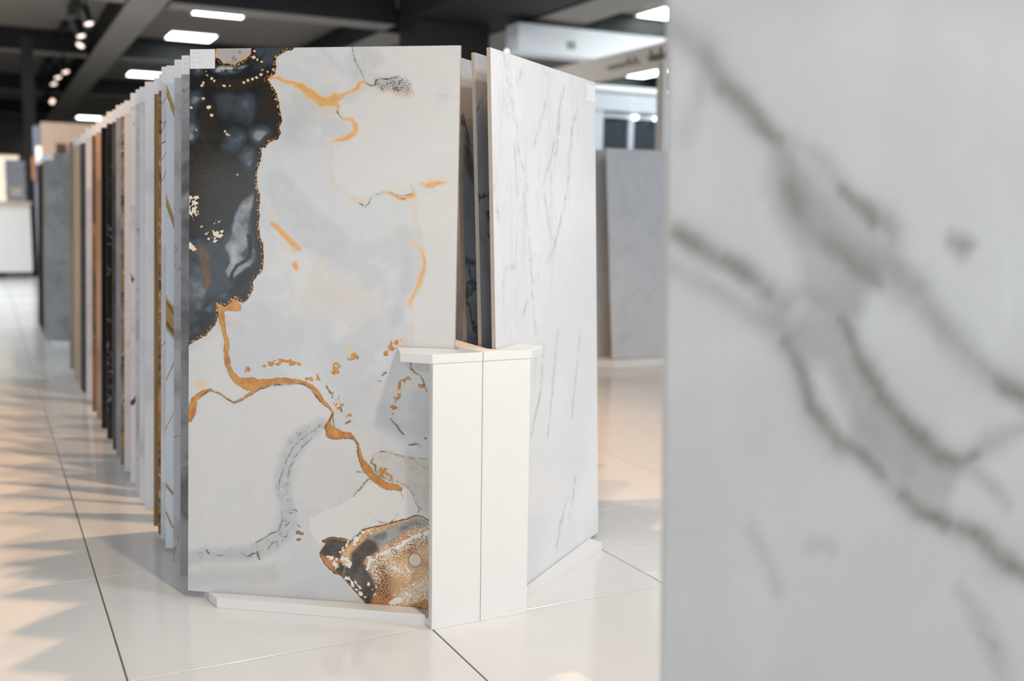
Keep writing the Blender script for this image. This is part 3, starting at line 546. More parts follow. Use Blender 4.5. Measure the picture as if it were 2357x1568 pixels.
HERO={
 'dark':[(-7,1248),(250,1244),(242,1198),(231,1191),(214,1185),(199,1176),(195,1168),(198,1155),(195,1142),(183,1133),(176,1129),(185,1120),(195,1105),(204,1079),(209,1057),(212,1040),(206,1027),(208,1014),(203,1003),(184,996),(175,985),(165,981),(166,965),(162,948),(156,935),(155,913),(158,895),(163,881),(161,851),(163,838),(160,817),(164,792),(171,772),(173,749),(172,722),(156,706),(149,696),(149,676),(137,657),(125,646),(115,652),(103,660),(98,647),(83,639),(68,645),(68,618),(62,597),(42,576),(25,566),(10,558),(-2,549),(-35,537),(-37,1248)],
 'pocket':[(60,1210),(145,1209),(140,1183),(125,1168),(101,1161),(78,1164),(61,1178)],
 'smear':[(45,1154),(61,1142),(83,1138),(106,1143),(134,1159),(115,1159),(83,1161),(64,1158)],
 'lens':[(152,885),(135,876),(114,862),(107,835),(100,803),(83,775),(88,752),(90,736),(83,720),(93,702),(115,705),(141,726),(158,744),(160,767),(146,781),(143,803),(145,822),(142,831),(148,858)],
 'lensline':[(100,704),(107,727),(122,739),(141,753),(146,774),(143,794)],
 'lowgrey':[(-8,741),(-1,741),(17,735),(32,723),(34,687),(44,675),(29,629),(0,623),(-8,623)],
 'lowblue':[(54,650),(69,664),(91,672),(97,651),(66,644),(65,620),(34,629)],
 'lowblue2':[(113,670),(132,694),(146,696),(142,675),(122,666)],
 'clus':[[(-6,879),(21,879),(25,870),(19,859),(24,838),(11,826),(-3,819)],[(-6,771),(4,778),(8,771),(17,765),(10,755),(-6,756)],[(36,795),(53,804),(68,802),(83,804),(78,793),(61,779),(41,783)],[(60,827),(75,827),(63,816),(58,816)],[(23,814),(34,814),(29,810)]],
 'flecks':[(32,1123,4.8),(29,1117,4.8),(50,1132,6.8),(57,1126,5.8),(80,1116,5.8),(125,1122,4.8),(134,1126,5.8),(144,1129,6.8),(153,1132,4.8),(162,1139,4.8),(178,1144,3.9),(146,1176,6.8),(155,1171,5.8),(164,1166,4.8),(148,1188,4.8),(45,1070,8.7),(51,1053,7.8),(31,1089,4.8),(82,1018,4.8),(87,1013,5.8),(92,1011,4.8),(4,1070,6.8),(39,1147,2.9),(40,1139,3.9),(92,1116,3.9),(166,1148,3.9),(191,1149,4.8),(198,1086,3.9),(164,1139,3.9),(112,925,3.9),(15,1021,3.9)],
 'stain':[(26,758,11.6),(33,744,15.5),(34,728,11.6),(40,712,12.6),(44,694,12.6),(43,682,8.7)],
 'gold':[[(176,1129,1.9),(195,1132,2.9),(218,1124,3.9),(241,1117,4.8),(255,1113,7.8),(271,1100,10.7),(287,1089,10.7),(303,1081,11.6),(319,1080,12.6)],[(300,1080,11.6),(315,1082,13.6),(328,1086,12.6),(338,1087,8.7),(353,1097,3.9),(365,1102,2.9),(375,1106,4.8),(382,1109,5.8),(381,1118,4.8),(387,1121,3.9),(394,1121,1.9)],[(330,1080,7.8),(338,1070,5.8),(337,1062,1.9)],[(348,1044,1.9),(366,1041,4.8),(376,1027,6.8),(375,1016,6.8),(356,1005,6.8),(339,1000,3.9),(326,994,1.9)],[(443,892,2.9),(461,885,3.9),(483,879,4.8),(503,882,5.8),(506,890,3.9),(502,902,1.9)],[(522,910,1.9),(537,908,5.8),(556,912,5.8),(573,913,2.9)],[(191,822,4.8),(206,811,7.8),(220,798,7.8),(237,782,7.8),(251,769,7.8)],[(245,733,7.8),(248,729,6.8)],[(501,788,1.0),(524,770,2.9),(530,747,4.8),(528,725,5.8),(521,701,4.8),(509,678,3.9),(502,655,2.9)],[(68,645,2.9),(74,630,9.7),(76,618,8.7),(79,598,6.8),(84,579,4.8),(89,561,6.8),(89,536,6.8),(92,510,6.8),(103,488,7.8),(118,475,9.7),(143,471,13.6),(168,472,11.6),(188,476,7.8),(218,481,6.8),(258,481,4.8),(278,474,4.8),(285,473,5.8),(298,454,6.8),(313,438,5.8),(326,428,2.9),(335,417,2.4),(329,402,2.9),(323,387,8.7),(332,372,13.6),(352,368,10.7),(372,368,6.8),(382,363,2.4),(390,349,2.9),(394,333,4.8),(400,316,6.8),(413,295,9.7),(430,277,9.7),(450,264,9.7),(470,262,8.7),(487,258,5.8)],[(84,635,6.8),(101,640,10.7),(113,640,9.7),(108,652,5.8),(103,656,3.9)],[(162,463,6.8),(144,450,3.9),(125,437,1.9),(106,429,1.3),(88,437,1.3),(67,450,1.5),(50,453,2.4),(31,445,6.8),(16,432,7.8),(10,417,8.7),(7,399,9.7),(0,385,6.8)],[(133,504,4.8),(138,507,5.8)],[(168,512,2.9),(193,518,3.9),(213,523,4.8),(233,522,4.8),(264,519,2.9)],[(331,503,3.9),(337,513,4.8),(344,524,3.9)],[(369,536,3.9),(377,544,4.8)],[(503,494,5.8),(486,485,4.8),(478,466,3.9),(473,444,5.8),(470,428,6.8),(471,419,3.9)],[(472,575,7.8),(465,565,5.8),(458,558,4.8),(451,548,3.9)],[(531,483,5.8),(534,474,4.8)],[(344,436,6.8),(350,434,5.8),(353,439,3.9)],[(344,424,3.9),(351,427,3.9)],[(275,488,4.8),(283,487,3.9)],[(299,494,3.9),(300,489,3.9)],[(342,519,5.8),(340,508,4.8),(334,501,3.9)],[(381,539,4.8),(384,538,3.9)],[(369,412,4.8),(369,411,4.8)],[(445,297,4.8),(455,290,6.8),(460,286,4.8)],[(467,279,3.9),(475,277,3.9)]],
 'line':[[(365,1201,1.0),(368,1184,1.3),(374,1163,1.1),(387,1141,1.2),(395,1121,1.3),(407,1113,1.6),(415,1114,1.9),(420,1125,2.4),(427,1127,2.1),(449,1127,1.6),(464,1131,1.4)],[(334,1061,1.6),(338,1054,1.6),(347,1045,1.4)],[(386,866,1.4),(400,860,1.6),(408,866,1.4),(413,881,1.0)],[(422,887,1.0),(428,886,1.2),(439,892,1.0)],[(453,891,0.8),(466,884,1.2),(478,883,1.0),(493,885,1.2),(503,888,1.4)],[(478,878,1.0),(488,876,1.3)],[(532,903,0.7),(542,903,0.8),(551,905,0.6)],[(302,1200,1.9),(320,1200,1.9)],[(23,436,0.8),(31,440,1.0),(50,454,1.0),(67,451,1.0),(88,437,1.2),(106,427,1.3),(125,434,1.2),(147,448,1.2),(166,460,1.2),(195,470,1.2),(225,473,1.2),(262,477,1.2),(280,468,1.1),(306,439,1.1)],[(268,477,1.0),(283,463,1.0),(298,444,1.1),(319,430,1.2),(329,424,1.3),(335,414,1.3),(326,397,1.9),(314,382,1.9),(329,361,1.2),(334,359,1.0),(357,360,0.9),(377,363,1.0),(384,356,1.5),(392,337,1.6),(392,323,1.4),(405,297,1.0),(420,274,1.0)],[(334,414,1.5),(338,381,1.0),(344,376,1.0),(362,373,1.0),(374,369,1.0),(382,363,1.0)],[(388,290,1.0),(405,289,1.0),(420,276,0.8),(413,273,1.0),(396,252,1.6),(381,235,0.6)],[(505,536,1.9),(506,517,2.1),(515,509,1.7),(527,503,2.1),(535,492,1.9),(537,480,1.7),(543,469,1.6)],[(463,408,2.1),(478,394,2.3),(485,383,2.5),(492,375,1.9)],[(505,354,1.6),(517,358,2.3),(530,354,1.9)],[(425,327,1.0),(420,310,1.5),(430,306,1.9),(430,294,1.9),(445,282,1.9),(455,278,1.2),(470,274,1.2)],[(425,328,0.7),(444,338,0.9),(466,335,0.7),(489,328,0.7),(508,327,0.7),(545,326,0.5)],[(508,328,0.6),(526,315,0.7),(545,305,0.7)],[(500,264,0.8),(509,257,1.0),(517,238,1.0),(525,222,1.0),(521,230,0.8),(530,214,0.9),(526,205,1.0)],[(418,201,0.6),(431,186,1.0),(452,180,1.2),(470,186,0.9),(485,205,0.4)],[(487,251,1.0),(495,238,1.0)],[(154,114,1.2),(176,129,1.4),(198,143,1.4),(215,151,1.6),(220,171,1.2),(220,192,1.2)],[(212,235,0.8),(211,252,0.8),(221,281,0.9),(227,303,0.8),(245,336,0.7),(263,355,0.7),(306,387,0.7)],[(234,268,1.0),(236,286,1.0),(249,315,0.9),(270,344,0.8),(288,359,1.2)],[(235,150,1.4),(228,136,1.2),(213,142,0.8)],[(128,93,2.1),(139,86,2.9),(154,95,2.5),(169,99,1.2)],[(69,85,1.6),(86,86,1.6)],[(228,161,1.2),(235,168,1.2)],[(250,169,1.2),(263,159,1.6)],[(235,190,1.2),(250,191,1.2)],[(187,108,1.0),(199,123,1.0),(210,127,1.0)],[(173,745,0.1),(173,744,0.1)]],
 'flake':[[(256,148,6.8),(267,147,4.8)],[(258,132,5.8),(263,134,3.9)],[(44,94,3.9),(48,89,3.9)],[(163,99,3.9),(168,83,2.9)],[(246,197,2.9),(254,196,2.9)],[(371,399,4.8),(364,393,2.9)],[(318,473,2.9),(328,460,2.9)],[(333,462,1.9),(331,448,1.9)],[(451,508,3.9),(442,500,2.9)],[(346,453,1.9),(354,418,2.4)],[(540,371,3.9),(542,370,3.9)],[(323,460,1.9),(331,455,1.9)],[(442,488,1.9),(434,489,1.9)]],
 'tan':[[(324,977,3.9),(321,941,2.9),(325,910,5.8),(348,893,6.8),(368,879,6.8),(386,872,5.8),(403,875,4.8)],[(508,884,4.8),(512,843,6.8),(517,807,6.8),(524,770,5.8),(529,743,7.8),(525,715,7.8),(516,692,6.8),(505,669,5.8),(501,641,5.8),(504,604,4.8),(497,576,7.8),(480,566,9.7)],[(189,849,8.7),(193,840,6.8)],[(223,768,7.8),(237,760,7.8)],[(292,754,6.8),(313,741,6.8)],[(229,646,8.7),(233,669,8.7),(276,692,11.6),(324,671,13.6)],[(519,909,2.9),(546,912,11.6),(576,917,6.8)],[(195,848,7.8),(190,825,6.8)],[(344,665,8.7),(383,666,7.8),(421,680,7.8),(459,691,7.8)],[(107,611,7.8),(127,588,6.8)],[(344,432,9.7),(339,412,5.8)],[(369,555,7.8),(384,551,6.8)],[(432,459,9.7),(428,447,8.7)],[(20,464,11.6),(42,469,9.7)],[(310,1061,8.7),(324,1059,7.8)]],
 'greyv':[[(308,390,7.8),(277,369,11.6),(248,343,13.6),(230,310,13.6),(221,274,13.6),(220,239,13.6),(228,207,13.6),(232,172,14.5),(228,146,13.6),(199,123,13.6),(165,103,13.6),(131,90,11.6),(90,87,9.7),(44,87,9.7),(-2,73,8.7)],[(395,1113,11.6),(375,1104,9.7),(355,1089,8.7)],[(299,1192,5.8),(329,1161,5.8),(370,1123,5.8)],[(382,1156,29.1),(394,1167,29.1)],[(406,1184,9.7),(426,1165,9.7)],[(420,1120,13.6),(439,1120,13.6)],[(261,1079,25.2),(252,1024,29.1)],[(204,904,29.1),(264,821,38.8),(323,785,33.9)],[(486,806,11.6),(497,733,11.6),(483,677,11.6),(465,603,9.7)],[(10,26,13.6),(79,39,13.6),(199,51,15.5)],[(443,431,11.6),(468,404,13.6),(488,395,13.6)],[(528,454,19.4),(529,397,24.2)],[(84,607,13.6),(123,590,7.8)],[(504,543,13.6),(515,525,9.7)]],
 'lobe':[[(395,1124),(434,1101),(490,1089),(602,1087),(606,894),(536,898),(508,916),(484,893),(418,892),(394,878),(351,892),(326,933),(325,983),(380,1011),(382,1033),(353,1047),(329,1070),(367,1097)],[(600,1212),(384,1215),(397,1142),(424,1133),(480,1137),(509,1105),(602,1087)],[(513,889),(606,899),(613,557),(509,553),(508,641),(536,734),(519,825)],[(-2,531),(72,581),(87,495),(138,459),(103,424),(57,451),(16,440),(-2,395)],[(-2,366),(47,441),(103,414),(168,460),(268,474),(328,420),(313,391),(259,359),(210,280),(211,194),(171,128),(90,103),(-1,92)],[(500,264),(510,255),(517,238),(530,215),(530,214),(526,205),(487,188),(441,175),(411,167),(385,151),(374,137),(347,143),(317,138),(308,120),(292,141),(283,163),(286,183),(309,198),(343,212),(380,233),(411,263),(431,265),(470,255)],[(314,375),(332,357),(379,361),(392,328),(410,283),(391,250),(271,199),(255,262),(269,336)]],
 'beige':[(420,312),(426,327),(447,338),(469,335),(508,327),(557,331),(559,207),(530,215),(517,243),(502,264),(470,274),(445,285),(427,301)],
 'beigeblue':[(464,310),(474,319),(489,316),(496,302),(487,289),(470,291)],
 'rock':[(308,105),(321,128),(313,133),(332,141),(355,142),(378,136),(389,148),(407,165),(437,173),(470,182),(505,195),(527,203),(569,188),(573,0),(417,0),(406,11),(379,38),(358,61),(341,65),(316,88)],
 'rockgrey':[(404,141),(415,151),(441,162),(470,175),(527,198),(569,186),(569,177),(547,180),(520,172),(493,160),(474,146),(452,128),(434,119),(434,136),(419,142)],
 'rockdark':[(319,128),(334,138),(355,138),(374,134),(353,112),(353,101),(321,103),(310,109)],
 'rockdark2':[(385,107),(404,134),(415,142),(432,136),(438,122),(408,101),(404,88),(416,69),(433,41),(424,14),(417,1),(394,29),(367,58),(371,77),(384,87)],
 'rockdark3':[(344,73),(354,85),(363,80),(360,61)],
 'rockwhite':[[(380,136,6.8),(385,133,8.7),(392,144,6.8),(407,158,5.8),(422,164,4.8),(441,171,2.9)],[(370,132,6.8),(357,112,6.8),(353,103,5.8),(367,95,15.5),(373,86,12.6)],[(329,98,12.6),(342,95,11.6),(344,80,12.6)],[(363,71,4.8),(365,60,5.8),(379,46,5.8),(394,29,4.8),(406,11,3.9)],[(412,101,5.8),(430,106,3.9)],[(551,165,9.7),(529,162,11.6),(506,148,9.7),(484,132,9.7),(458,119,7.8),(442,111,8.7),(419,91,7.8),(416,78,8.7),(427,66,6.8)],[(418,45,7.8),(418,45,7.8)],[(472,87,7.8),(491,72,5.8)],[(433,63,3.9),(437,45,3.9),(434,19,4.8)],[(428,161,4.8),(415,151,5.8)],[(501,89,3.9),(514,70,5.8)],[(571,76,3.9),(544,65,4.8),(517,49,4.8),(489,32,4.8)],[(469,8,12.6),(490,14,15.5)],[(506,30,11.6),(512,24,8.7)],[(405,31,4.8),(388,48,3.9)],[(409,13,3.9),(397,38,3.9)],[(461,48,5.8),(463,50,5.8)],[(428,31,3.9),(428,31,3.9)]],
 'brownz':[[(569,177),(548,163),(515,141),(482,123)],[(442,76),(453,62),(454,27),(442,54)],[(434,107),(447,89)]],
 'whitez':[[(551,167),(515,149),(478,124),(445,107),(423,88),(433,63)],[(490,14),(517,34),(553,57)],[(470,87),(507,75)],[(423,93),(460,108)],[(554,39),(508,21)]],
 'dusty':[[(-11,991),(34,1001),(85,978),(140,936),(157,885),(110,847),(71,780),(-5,793)],[(158,1112),(198,1103),(207,1061),(203,1038),(181,1034),(154,1059)],[(34,1122),(69,1131),(163,1140),(194,1126),(124,1097),(64,1103)],[(19,1080),(54,1085),(69,1034),(84,996),(34,996),(14,1034)]],
 'circ':[(522,105,15.0)],
 'lace':[(419,1126),(449,1126),(464,1131),(479,1131),(494,1124),(496,1110),(499,1096),(484,1091),(464,1098),(447,1106),(435,1101),(422,1108)],
 'laceorange':[(425,1107,8.7),(445,1103,8.7),(469,1098,9.7),(494,1095,8.7)],
 'dots':[(330,1008,1.2),(332,1012,1.0),(340,1011,1.3),(347,1013,1.4),(349,1010,1.2),(336,1008,1.0),(334,1006,1.0)],
}

FORE=[[(-7,1034,9.5),(17,1032,12.7),(45,1021,15.8),(59,993,17.4),(88,969,14.2),(112,945,11.1),(136,930,14.2),(155,903,22.1),(162,872,31.6),(188,844,28.5),(231,815,28.5),(299,782,25.3),(353,761,19.0),(392,723,19.0),(439,687,19.0)],[(160,929,6.3),(199,911,7.9),(232,881,7.9),(255,864,14.2),(300,845,17.4),(315,825,12.7)],[(409,823,12.7),(432,815,12.7)],[(-5,838,7.9),(14,831,9.5),(34,820,11.1),(62,807,7.9),(88,795,12.0),(116,773,7.9),(152,761,9.5),(184,765,6.3)],[(-5,800,3.8),(20,789,4.4),(48,775,6.3),(92,753,6.3),(129,733,12.7),(159,729,19.0)],[(184,765,7.9),(216,744,11.1),(250,716,11.1),(240,719,11.2),(268,687,11.2),(301,644,13.4),(346,606,12.1),(392,573,12.1),(439,554,9.6),(482,576,6.4),(544,587,5.8),(586,595,5.8)],[(152,715,9.6),(176,677,9.6),(196,638,8.0),(230,600,9.6),(276,575,8.0),(312,546,6.4),(361,508,8.0),(404,486,13.4),(468,458,14.7),(502,431,14.7),(555,397,12.8),(623,354,12.8)],[(437,689,6.4),(478,660,11.2),(519,643,17.6),(547,624,17.6),(586,590,16.0)],[(439,554,9.6),(485,524,8.0),(528,488,6.4)],[(439,397,9.6),(496,325,22.4),(541,260,19.2)],[(200,483,6.4),(228,472,4.5)],[(114,510,3.2),(150,442,4.5)],[(34,978,6.3),(29,958,5.7),(18,927,3.8)],[(159,729,15.8),(154,710,12.7)]]
FOREFILL=[[(124,930),(163,923),(220,878),(315,821),(381,770),(360,750),(289,781),(277,752),(265,723),(225,734),(174,760),(167,802),(141,839),(120,871)],[(144,723),(180,759),(231,734),(266,678),(308,635),(382,578),(450,556),(422,510),(432,471),(386,493),(326,542),(249,605),(241,635),(214,676),(188,683)],[(108,761),(174,769),(163,717),(126,733)],[(9,1019),(57,1027),(86,981),(127,944),(86,955),(36,987)],[(227,883),(313,860),(335,841),(315,821),(273,850)],[(407,831),(452,821),(416,800)],[(492,660),(549,646),(551,602),(517,626)]]
CORE=[[(69,976,8.7),(95,962,11.2),(115,945,12.4),(139,931,8.7)],[(11,834,7.4),(39,816,11.2),(55,810,7.4)],[(72,803,8.7),(90,794,13.6),(110,780,9.9),(131,770,6.2)],[(238,734,6.2),(266,688,11.2),(301,641,16.1),(345,605,12.4),(389,572,16.1),(427,558,11.2),(458,563,6.2)],[(341,524,6.2),(378,496,12.4),(405,482,14.9),(424,480,7.4)],[(439,473,8.7),(479,454,14.9),(504,428,13.6),(547,402,11.2),(581,383,9.9)],[(233,876,6.2),(260,859,8.7),(280,845,7.4)],[(210,816,8.7),(236,806,11.2),(289,776,8.7)],[(152,881,9.9),(165,863,7.4)],[(157,713,6.2),(179,683,6.2),(196,643,6.2),(236,601,8.7),(269,583,8.7),(298,555,8.7)],[(407,821,8.7),(437,818,9.9)],[(500,649,8.7),(542,630,11.2)],[(482,331,6.2),(511,308,6.2)]]
WHITE=[[(57,1192,1),(79,1143,1.5),(93,1103,1.8),(106,1062,2.4),(121,1037,3),(124,995,2.6),(139,965,1.6),(159,940,1.8),(174,905,1.4)],[(109,994,1.5),(117,934,1.5),(120,890,1)],[(157,891,1.2),(166,838,1.6),(176,802,1.8),(182,757,2),(188,698,2),(197,628,1.6),(207,577,1.2)],[(364,1084,4),(353,1036,5),(337,988,4)],[(409,910,4),(383,871,5),(356,818,4),(330,780,5),(281,739,3)],[(480,1104,3),(446,1072,4),(428,1013,3),(417,944,3),(396,895,4)],[(431,1162,4),(428,1147,4)],[(146,1160,1.5),(131,1128,2)],[(391,1153,2),(364,1103,3),(344,1050,4),(313,992,4),(263,921,2)],[(293,1124,2),(257,1066,2.2),(210,1000,1.6)],[(17,922,2),(2,893,2)],[(20,855,4),(33,834,5)],[(269,898,1.4),(279,847,1.4),(301,800,1.8),(330,780,2)],[(104,733,1.5),(54,727,2),(43,702,1.5)],[(165,654,2),(143,629,2)],[(337,568,3),(309,465,4),(268,326,5)],[(251,539,5),(225,429,5),(177,344,3)],[(480,543,3),(450,445,4),(421,347,3)],[(389,149,4),(336,87,6),(315,37,5)],[(444,188,3),(401,95,3)]]


hero_m = NT('black_gold_onyx')
hero, hx, hz = grid_mesh('tile_sample', 0.6, 1.195, 0.009, 300, 598, [hero_m.mat, m_body])
hero.location = HERO_BL; hero.rotation_euler = (-LEAN, 0, HERO_Z)
tag(hero, 'large white onyx tile slab with a black and gold cloud, front of left row', 'tile slab', G)
wx = hx + (fbm(hx, hz, 30, 11)-0.5)*9; wz = hz + (fbm(hx, hz, 30, 23)-0.5)*9       # wandering coordinates
base = np.tile(c3(204, 206, 208), (len(hx), 1))
def lay(mask, colr): base[:] = base*(1-mask[:, None]) + np.asarray(colr)*mask[:, None]
lay(sm(fbm(wx, wz, 150, 31), 0.42, 0.66)*0.75, c3(193, 196, 200))
lay(sm(fbm(wx, wz, 110, 37), 0.5, 0.72)*0.55, c3(215, 210, 202))
lay(sm(fbm(wx, wz, 60, 41), 0.55, 0.75)*0.4, c3(219, 220, 221))
for P in HERO['lobe']: lay(sm(f_poly(wx, wz, P), -2, 5)*0.9, c3(211, 210, 207))
lay(sm(fbm(wx*0.7+wz*0.7, wz*2.2-wx*2.2, 140, 47), 0.48, 0.75)*0.25, c3(203, 203, 203))
crk = f_lines(wx, wz, HERO['greyv'][:1], grow=2.4, pad=34)
gv = f_lines(wx, wz, HERO['greyv'], grow=2.2, pad=34)
lay(sm(gv, -12, 10)*(0.2+0.5*fbm(wx, wz, 20, 51)), c3(182, 186, 191))
tn = f_lines(wx, wz, HERO['tan'][:5]+HERO['tan'][6:8]+HERO['tan'][9:], grow=1.5, pad=22)
tn2 = f_lines(wx, wz, [HERO['tan'][5], HERO['tan'][8]], grow=3.0, pad=30); lay(sm(tn2, -12, 8)*0.5*sm(fbm(wx, wz, 14, 56), 0.45, 0.7), c3(220, 200, 172))
lay(sm(tn, -7, 4)*(0.08+0.6*sm(fbm(wx, wz, 13, 57), 0.42, 0.68)), c3(222, 192, 148))
soft = f_lines(hx + (fbm(hx, hz, 16, 58)-0.5)*9, hz + (fbm(hx, hz, 16, 59)-0.5)*9, HERO['gold'][:9], grow=1.7)
lay(sm(soft, -5, 1.5)*(0.3+0.7*sm(fbm(wx, wz, 15, 60), 0.3, 0.55)), c3(228, 192, 138)); lay(sm(soft, -1.5, 3.5)*(0.55+0.45*fbm(wx, wz, 9, 62)), c3(216, 154, 76))
halo = f_lines(wx, wz, HERO['gold'][9:], grow=1.6, pad=22)
lay(sm(halo, -7, 1)*0.42*sm(fbm(wx, wz, 24, 61), 0.3, 0.65), c3(226, 196, 150))
bg_ = f_poly(wx, wz, HERO['beige']);  lay(sm(bg_, -2, 5)*0.85, c3(203, 196, 184)); lay(sm(bg_, 0, 12)*sm(fbm(wx, wz, 14, 63), 0.5, 0.75)*0.5, c3(186, 180, 168))
lay(sm(bg_, -1, 1)*sm(bg_, 6, 1.5)*sm(fbm(wx, wz, 9, 64), 0.4, 0.6)*0.7, c3(150, 122, 82)); lay(sm(f_poly(wx, wz, HERO['beigeblue']), -6, 8)*0.8, c3(188, 192, 200))
for v0, lw in ((HERO['line'], 2.0),):
    hl = f_lines(wx, wz, v0, grow=2.0, pad=14); lay(sm(hl, -5, 1)*0.3*(0.4+fbm(wx, wz, 18, 68)), c3(186, 172, 150))
lay(sm(crk, -14, 8)*0.5*(0.3+fbm(wx, wz, 16, 69)), c3(172, 177, 184))
lay(sm(f_poly(wx, wz, HERO['lobe'][5]), -1, 2)*0.95, c3(221, 219, 216))
# dark cloud
px2 = hx + (fbm(hx, hz, 9, 71)-0.5)*5; pz2 = hz + (fbm(hx, hz, 9, 77)-0.5)*5
dark = f_poly(px2, pz2, HERO['dark'])
pocket = f_poly(px2, pz2, HERO['pocket']); dark = np.minimum(dark, -pocket)
lay(sm(pocket, -1, 2), c3(176, 176, 174)); lay(sm(pocket, -1, 2)*sm(pocket, 14, 2)*sm(fbm(hx, hz, 14, 79), 0.3, 0.6), c3(206, 160, 100)); lay(sm(pocket, 0, 2)*sm(fbm(hx, hz, 12, 83), 0.55, 0.7)*0.6, c3(110, 104, 92))
tone = 0.30*sm(fbm(wx, wz, 70, 87), 0.40, 0.72) + 0.12
def blob(cx, cz, r, a):
    global tone
    tone = np.maximum(tone, 1.25*a*np.exp(-((wx-cx)**2+(wz-cz)**2)/(r*r))*(0.7+0.6*fbm(wx, wz, 30, 91)))
blob(124, 1071, 39, 0.38)
blob(164, 1008, 25, 0.62)
blob(139, 957, 33, 0.55)
blob(14, 1085, 21, 0.50)
blob(10, 1024, 25, 0.50)
blob(34, 1006, 21, 0.25)
blob(202, 1190, 21, 0.35)
blob(162, 1190, 19, 0.40)
blob(84, 1080, 39, 0.33)
blob(104, 996, 33, 0.42)
blob(44, 1057, 14, 0.10)
blob(178, 1112, 17, 0.30)
blob(0, 1007, 21, 0.55)
blob(85, 982, 23, 0.35)
blob(19, 1150, 14, 0.45)
blob(110, 917, 17, 0.30)
blob(119, 1006, 17, 0.42)
blob(16, 579, 21, 0.30)
blob(55, 837, 29, 0.25)
blob(66, 780, 29, 0.40)
wx3 = hx + (fbm(hx, hz, 44, 93)-0.5)*26; wz3 = hz + (fbm(hx, hz, 44, 94)-0.5)*26
lens = f_poly(wx3, wz3, HERO['lens']); tone = np.where(lens > -4, tone+(0.72+0.75*(fbm(wx, wz, 36, 95)-0.5)-tone)*sm(lens, -5, 7), tone)
ll = f_lines(wx3, wz3, [[p+(5,) for p in HERO['lensline']]], pad=14); tone = tone*(1-0.75*sm(ll, -4, 1))
lg = f_poly(wx, wz, HERO['lowgrey']); tone = tone+(0.55+0.5*(fbm(wx, wz, 45, 97)-0.5)-tone)*sm(lg, -4, 8)
lb = f_poly(wx, wz, HERO['lowblue']); tone = tone+(0.55-tone)*sm(lb, -2, 5)
lb = f_poly(wx, wz, HERO['lowblue2']); tone = tone+(0.28-tone)*sm(lb, -2, 5)
smear = f_poly(wx, wz, HERO['smear']); tone = tone+(0.98-tone)*sm(smear, -6, 6)*(0.4+0.6*sm(fbm(wx, wz, 12, 99), 0.35, 0.6))
spark = 0.35*sm(fbm(wx, wz, 45, 101), 0.52, 0.66)*(1-sm(tone, 0.22, 0.42))
for P in HERO['dusty']: spark = np.maximum(spark, 0.95*sm(f_poly(wx, wz, P), -10, 16))
spark = np.maximum(spark, 0.8*sm(dark, 22, 8)*(hz < 1150)*(0.4+fbm(wx, wz, 30, 102)*0.9)); tone = tone*(1-0.75*spark*(lens < 0))
white = np.full(hx.shape, FAR)
for P in HERO['clus']: white = np.maximum(white, np.where((d_ := f_poly(px2, pz2, P)) > -8, d_-14*sm(fbm(hx, hz, 6, 107), 0.5, 0.56), FAR))
white = f_lines(px2, pz2, [[p] for p in HERO['flecks']], out=white, pad=6, grow=0.8)
stain = f_lines(wx, wz, [HERO['stain']], grow=1.3, pad=14)
gl_ = [[(p[0], p[1], p[2]*1.2+p[2]**2*0.055) for p in L_] for L_ in HERO['gold'][9:]]; g1_ = hx + (fbm(hx, hz, 14, 111)-0.5)*5; g2_ = hz + (fbm(hx, hz, 14, 113)-0.5)*5
gold = f_lines(g1_, g2_, gl_[:3])
gold = np.maximum(gold, f_lines(g1_, g2_, [[(p[0], p[1], p[2]*1.7) for p in L_] for L_ in gl_[3:]]) - 11*sm(fbm(hx, hz, 7, 115), 0.44, 0.58))
line = f_lines(hx + (fbm(hx, hz, 14, 111)-0.5)*5, hz + (fbm(hx, hz, 14, 113)-0.5)*5, HERO['line'], grow=1.25)
flake = f_lines(px2, pz2, HERO['flake'], grow=1.2)
for P in (HERO['lace'],): lace = f_poly(wx, wz, P)
lo = f_lines(wx, wz, [HERO['laceorange']], grow=1.5, pad=14); lay(sm(lo, -8, 4)*0.7*sm(lace, -10, 6), c3(220, 184, 130))
lay(sm(lace, -8, 8)*0.35, c3(176, 180, 184))
# brown rock at the lower right
rock = f_poly(px2, pz2, HERO['rock'])
rgrey = f_poly(wx, wz, HERO['rockgrey']); rd = 3+np.maximum(np.maximum(f_poly(wx, wz, HERO['rockdark']), f_poly(wx, wz, HERO['rockdark2'])), f_poly(wx, wz, HERO['rockdark3']))
rw = f_lines(hx + (fbm(hx, hz, 8, 171)-0.5)*12, hz + (fbm(hx, hz, 8, 173)-0.5)*12, HERO['rockwhite'], grow=1.0) - 5*sm(fbm(hx, hz, 6, 175), 0.5, 0.62)
c0 = HERO['circ'][0]; circ = c0[2] - np.hypot(hx-c0[0], hz-c0[1])
dl = f_lines(hx, hz, [[p] for p in HERO['dots']]); line = np.maximum(line, dl)
rb = np.tile(c3(226, 182, 128), (len(hx), 1))
def lay2(m_, c_): rb[:] = rb*(1-m_[:, None]) + np.asarray(c_)*m_[:, None]
lay2(sm(fbm(wx, wz, 50, 121), 0.45, 0.62)*0.8, c3(202, 120, 46)); lay2(sm(wx, 525, 600)*0.5, c3(206, 182, 146))
lay2(np.exp(-((wx-(c0[0]-75))**2+(wz-(c0[1]-60))**2)/2600.0)*0.5, c3(170, 104, 44))
lay2(sm(rgrey, -3, 4), c3(164, 166, 166)); lay2(sm(rgrey, 2, 10)*sm(fbm(wx, wz, 40, 125), 0.42, 0.6), c3(100, 104, 108)); lay2(sm(rgrey, 0, 3)*sm(rgrey, 5, 1)*0.7, c3(150, 110, 60))
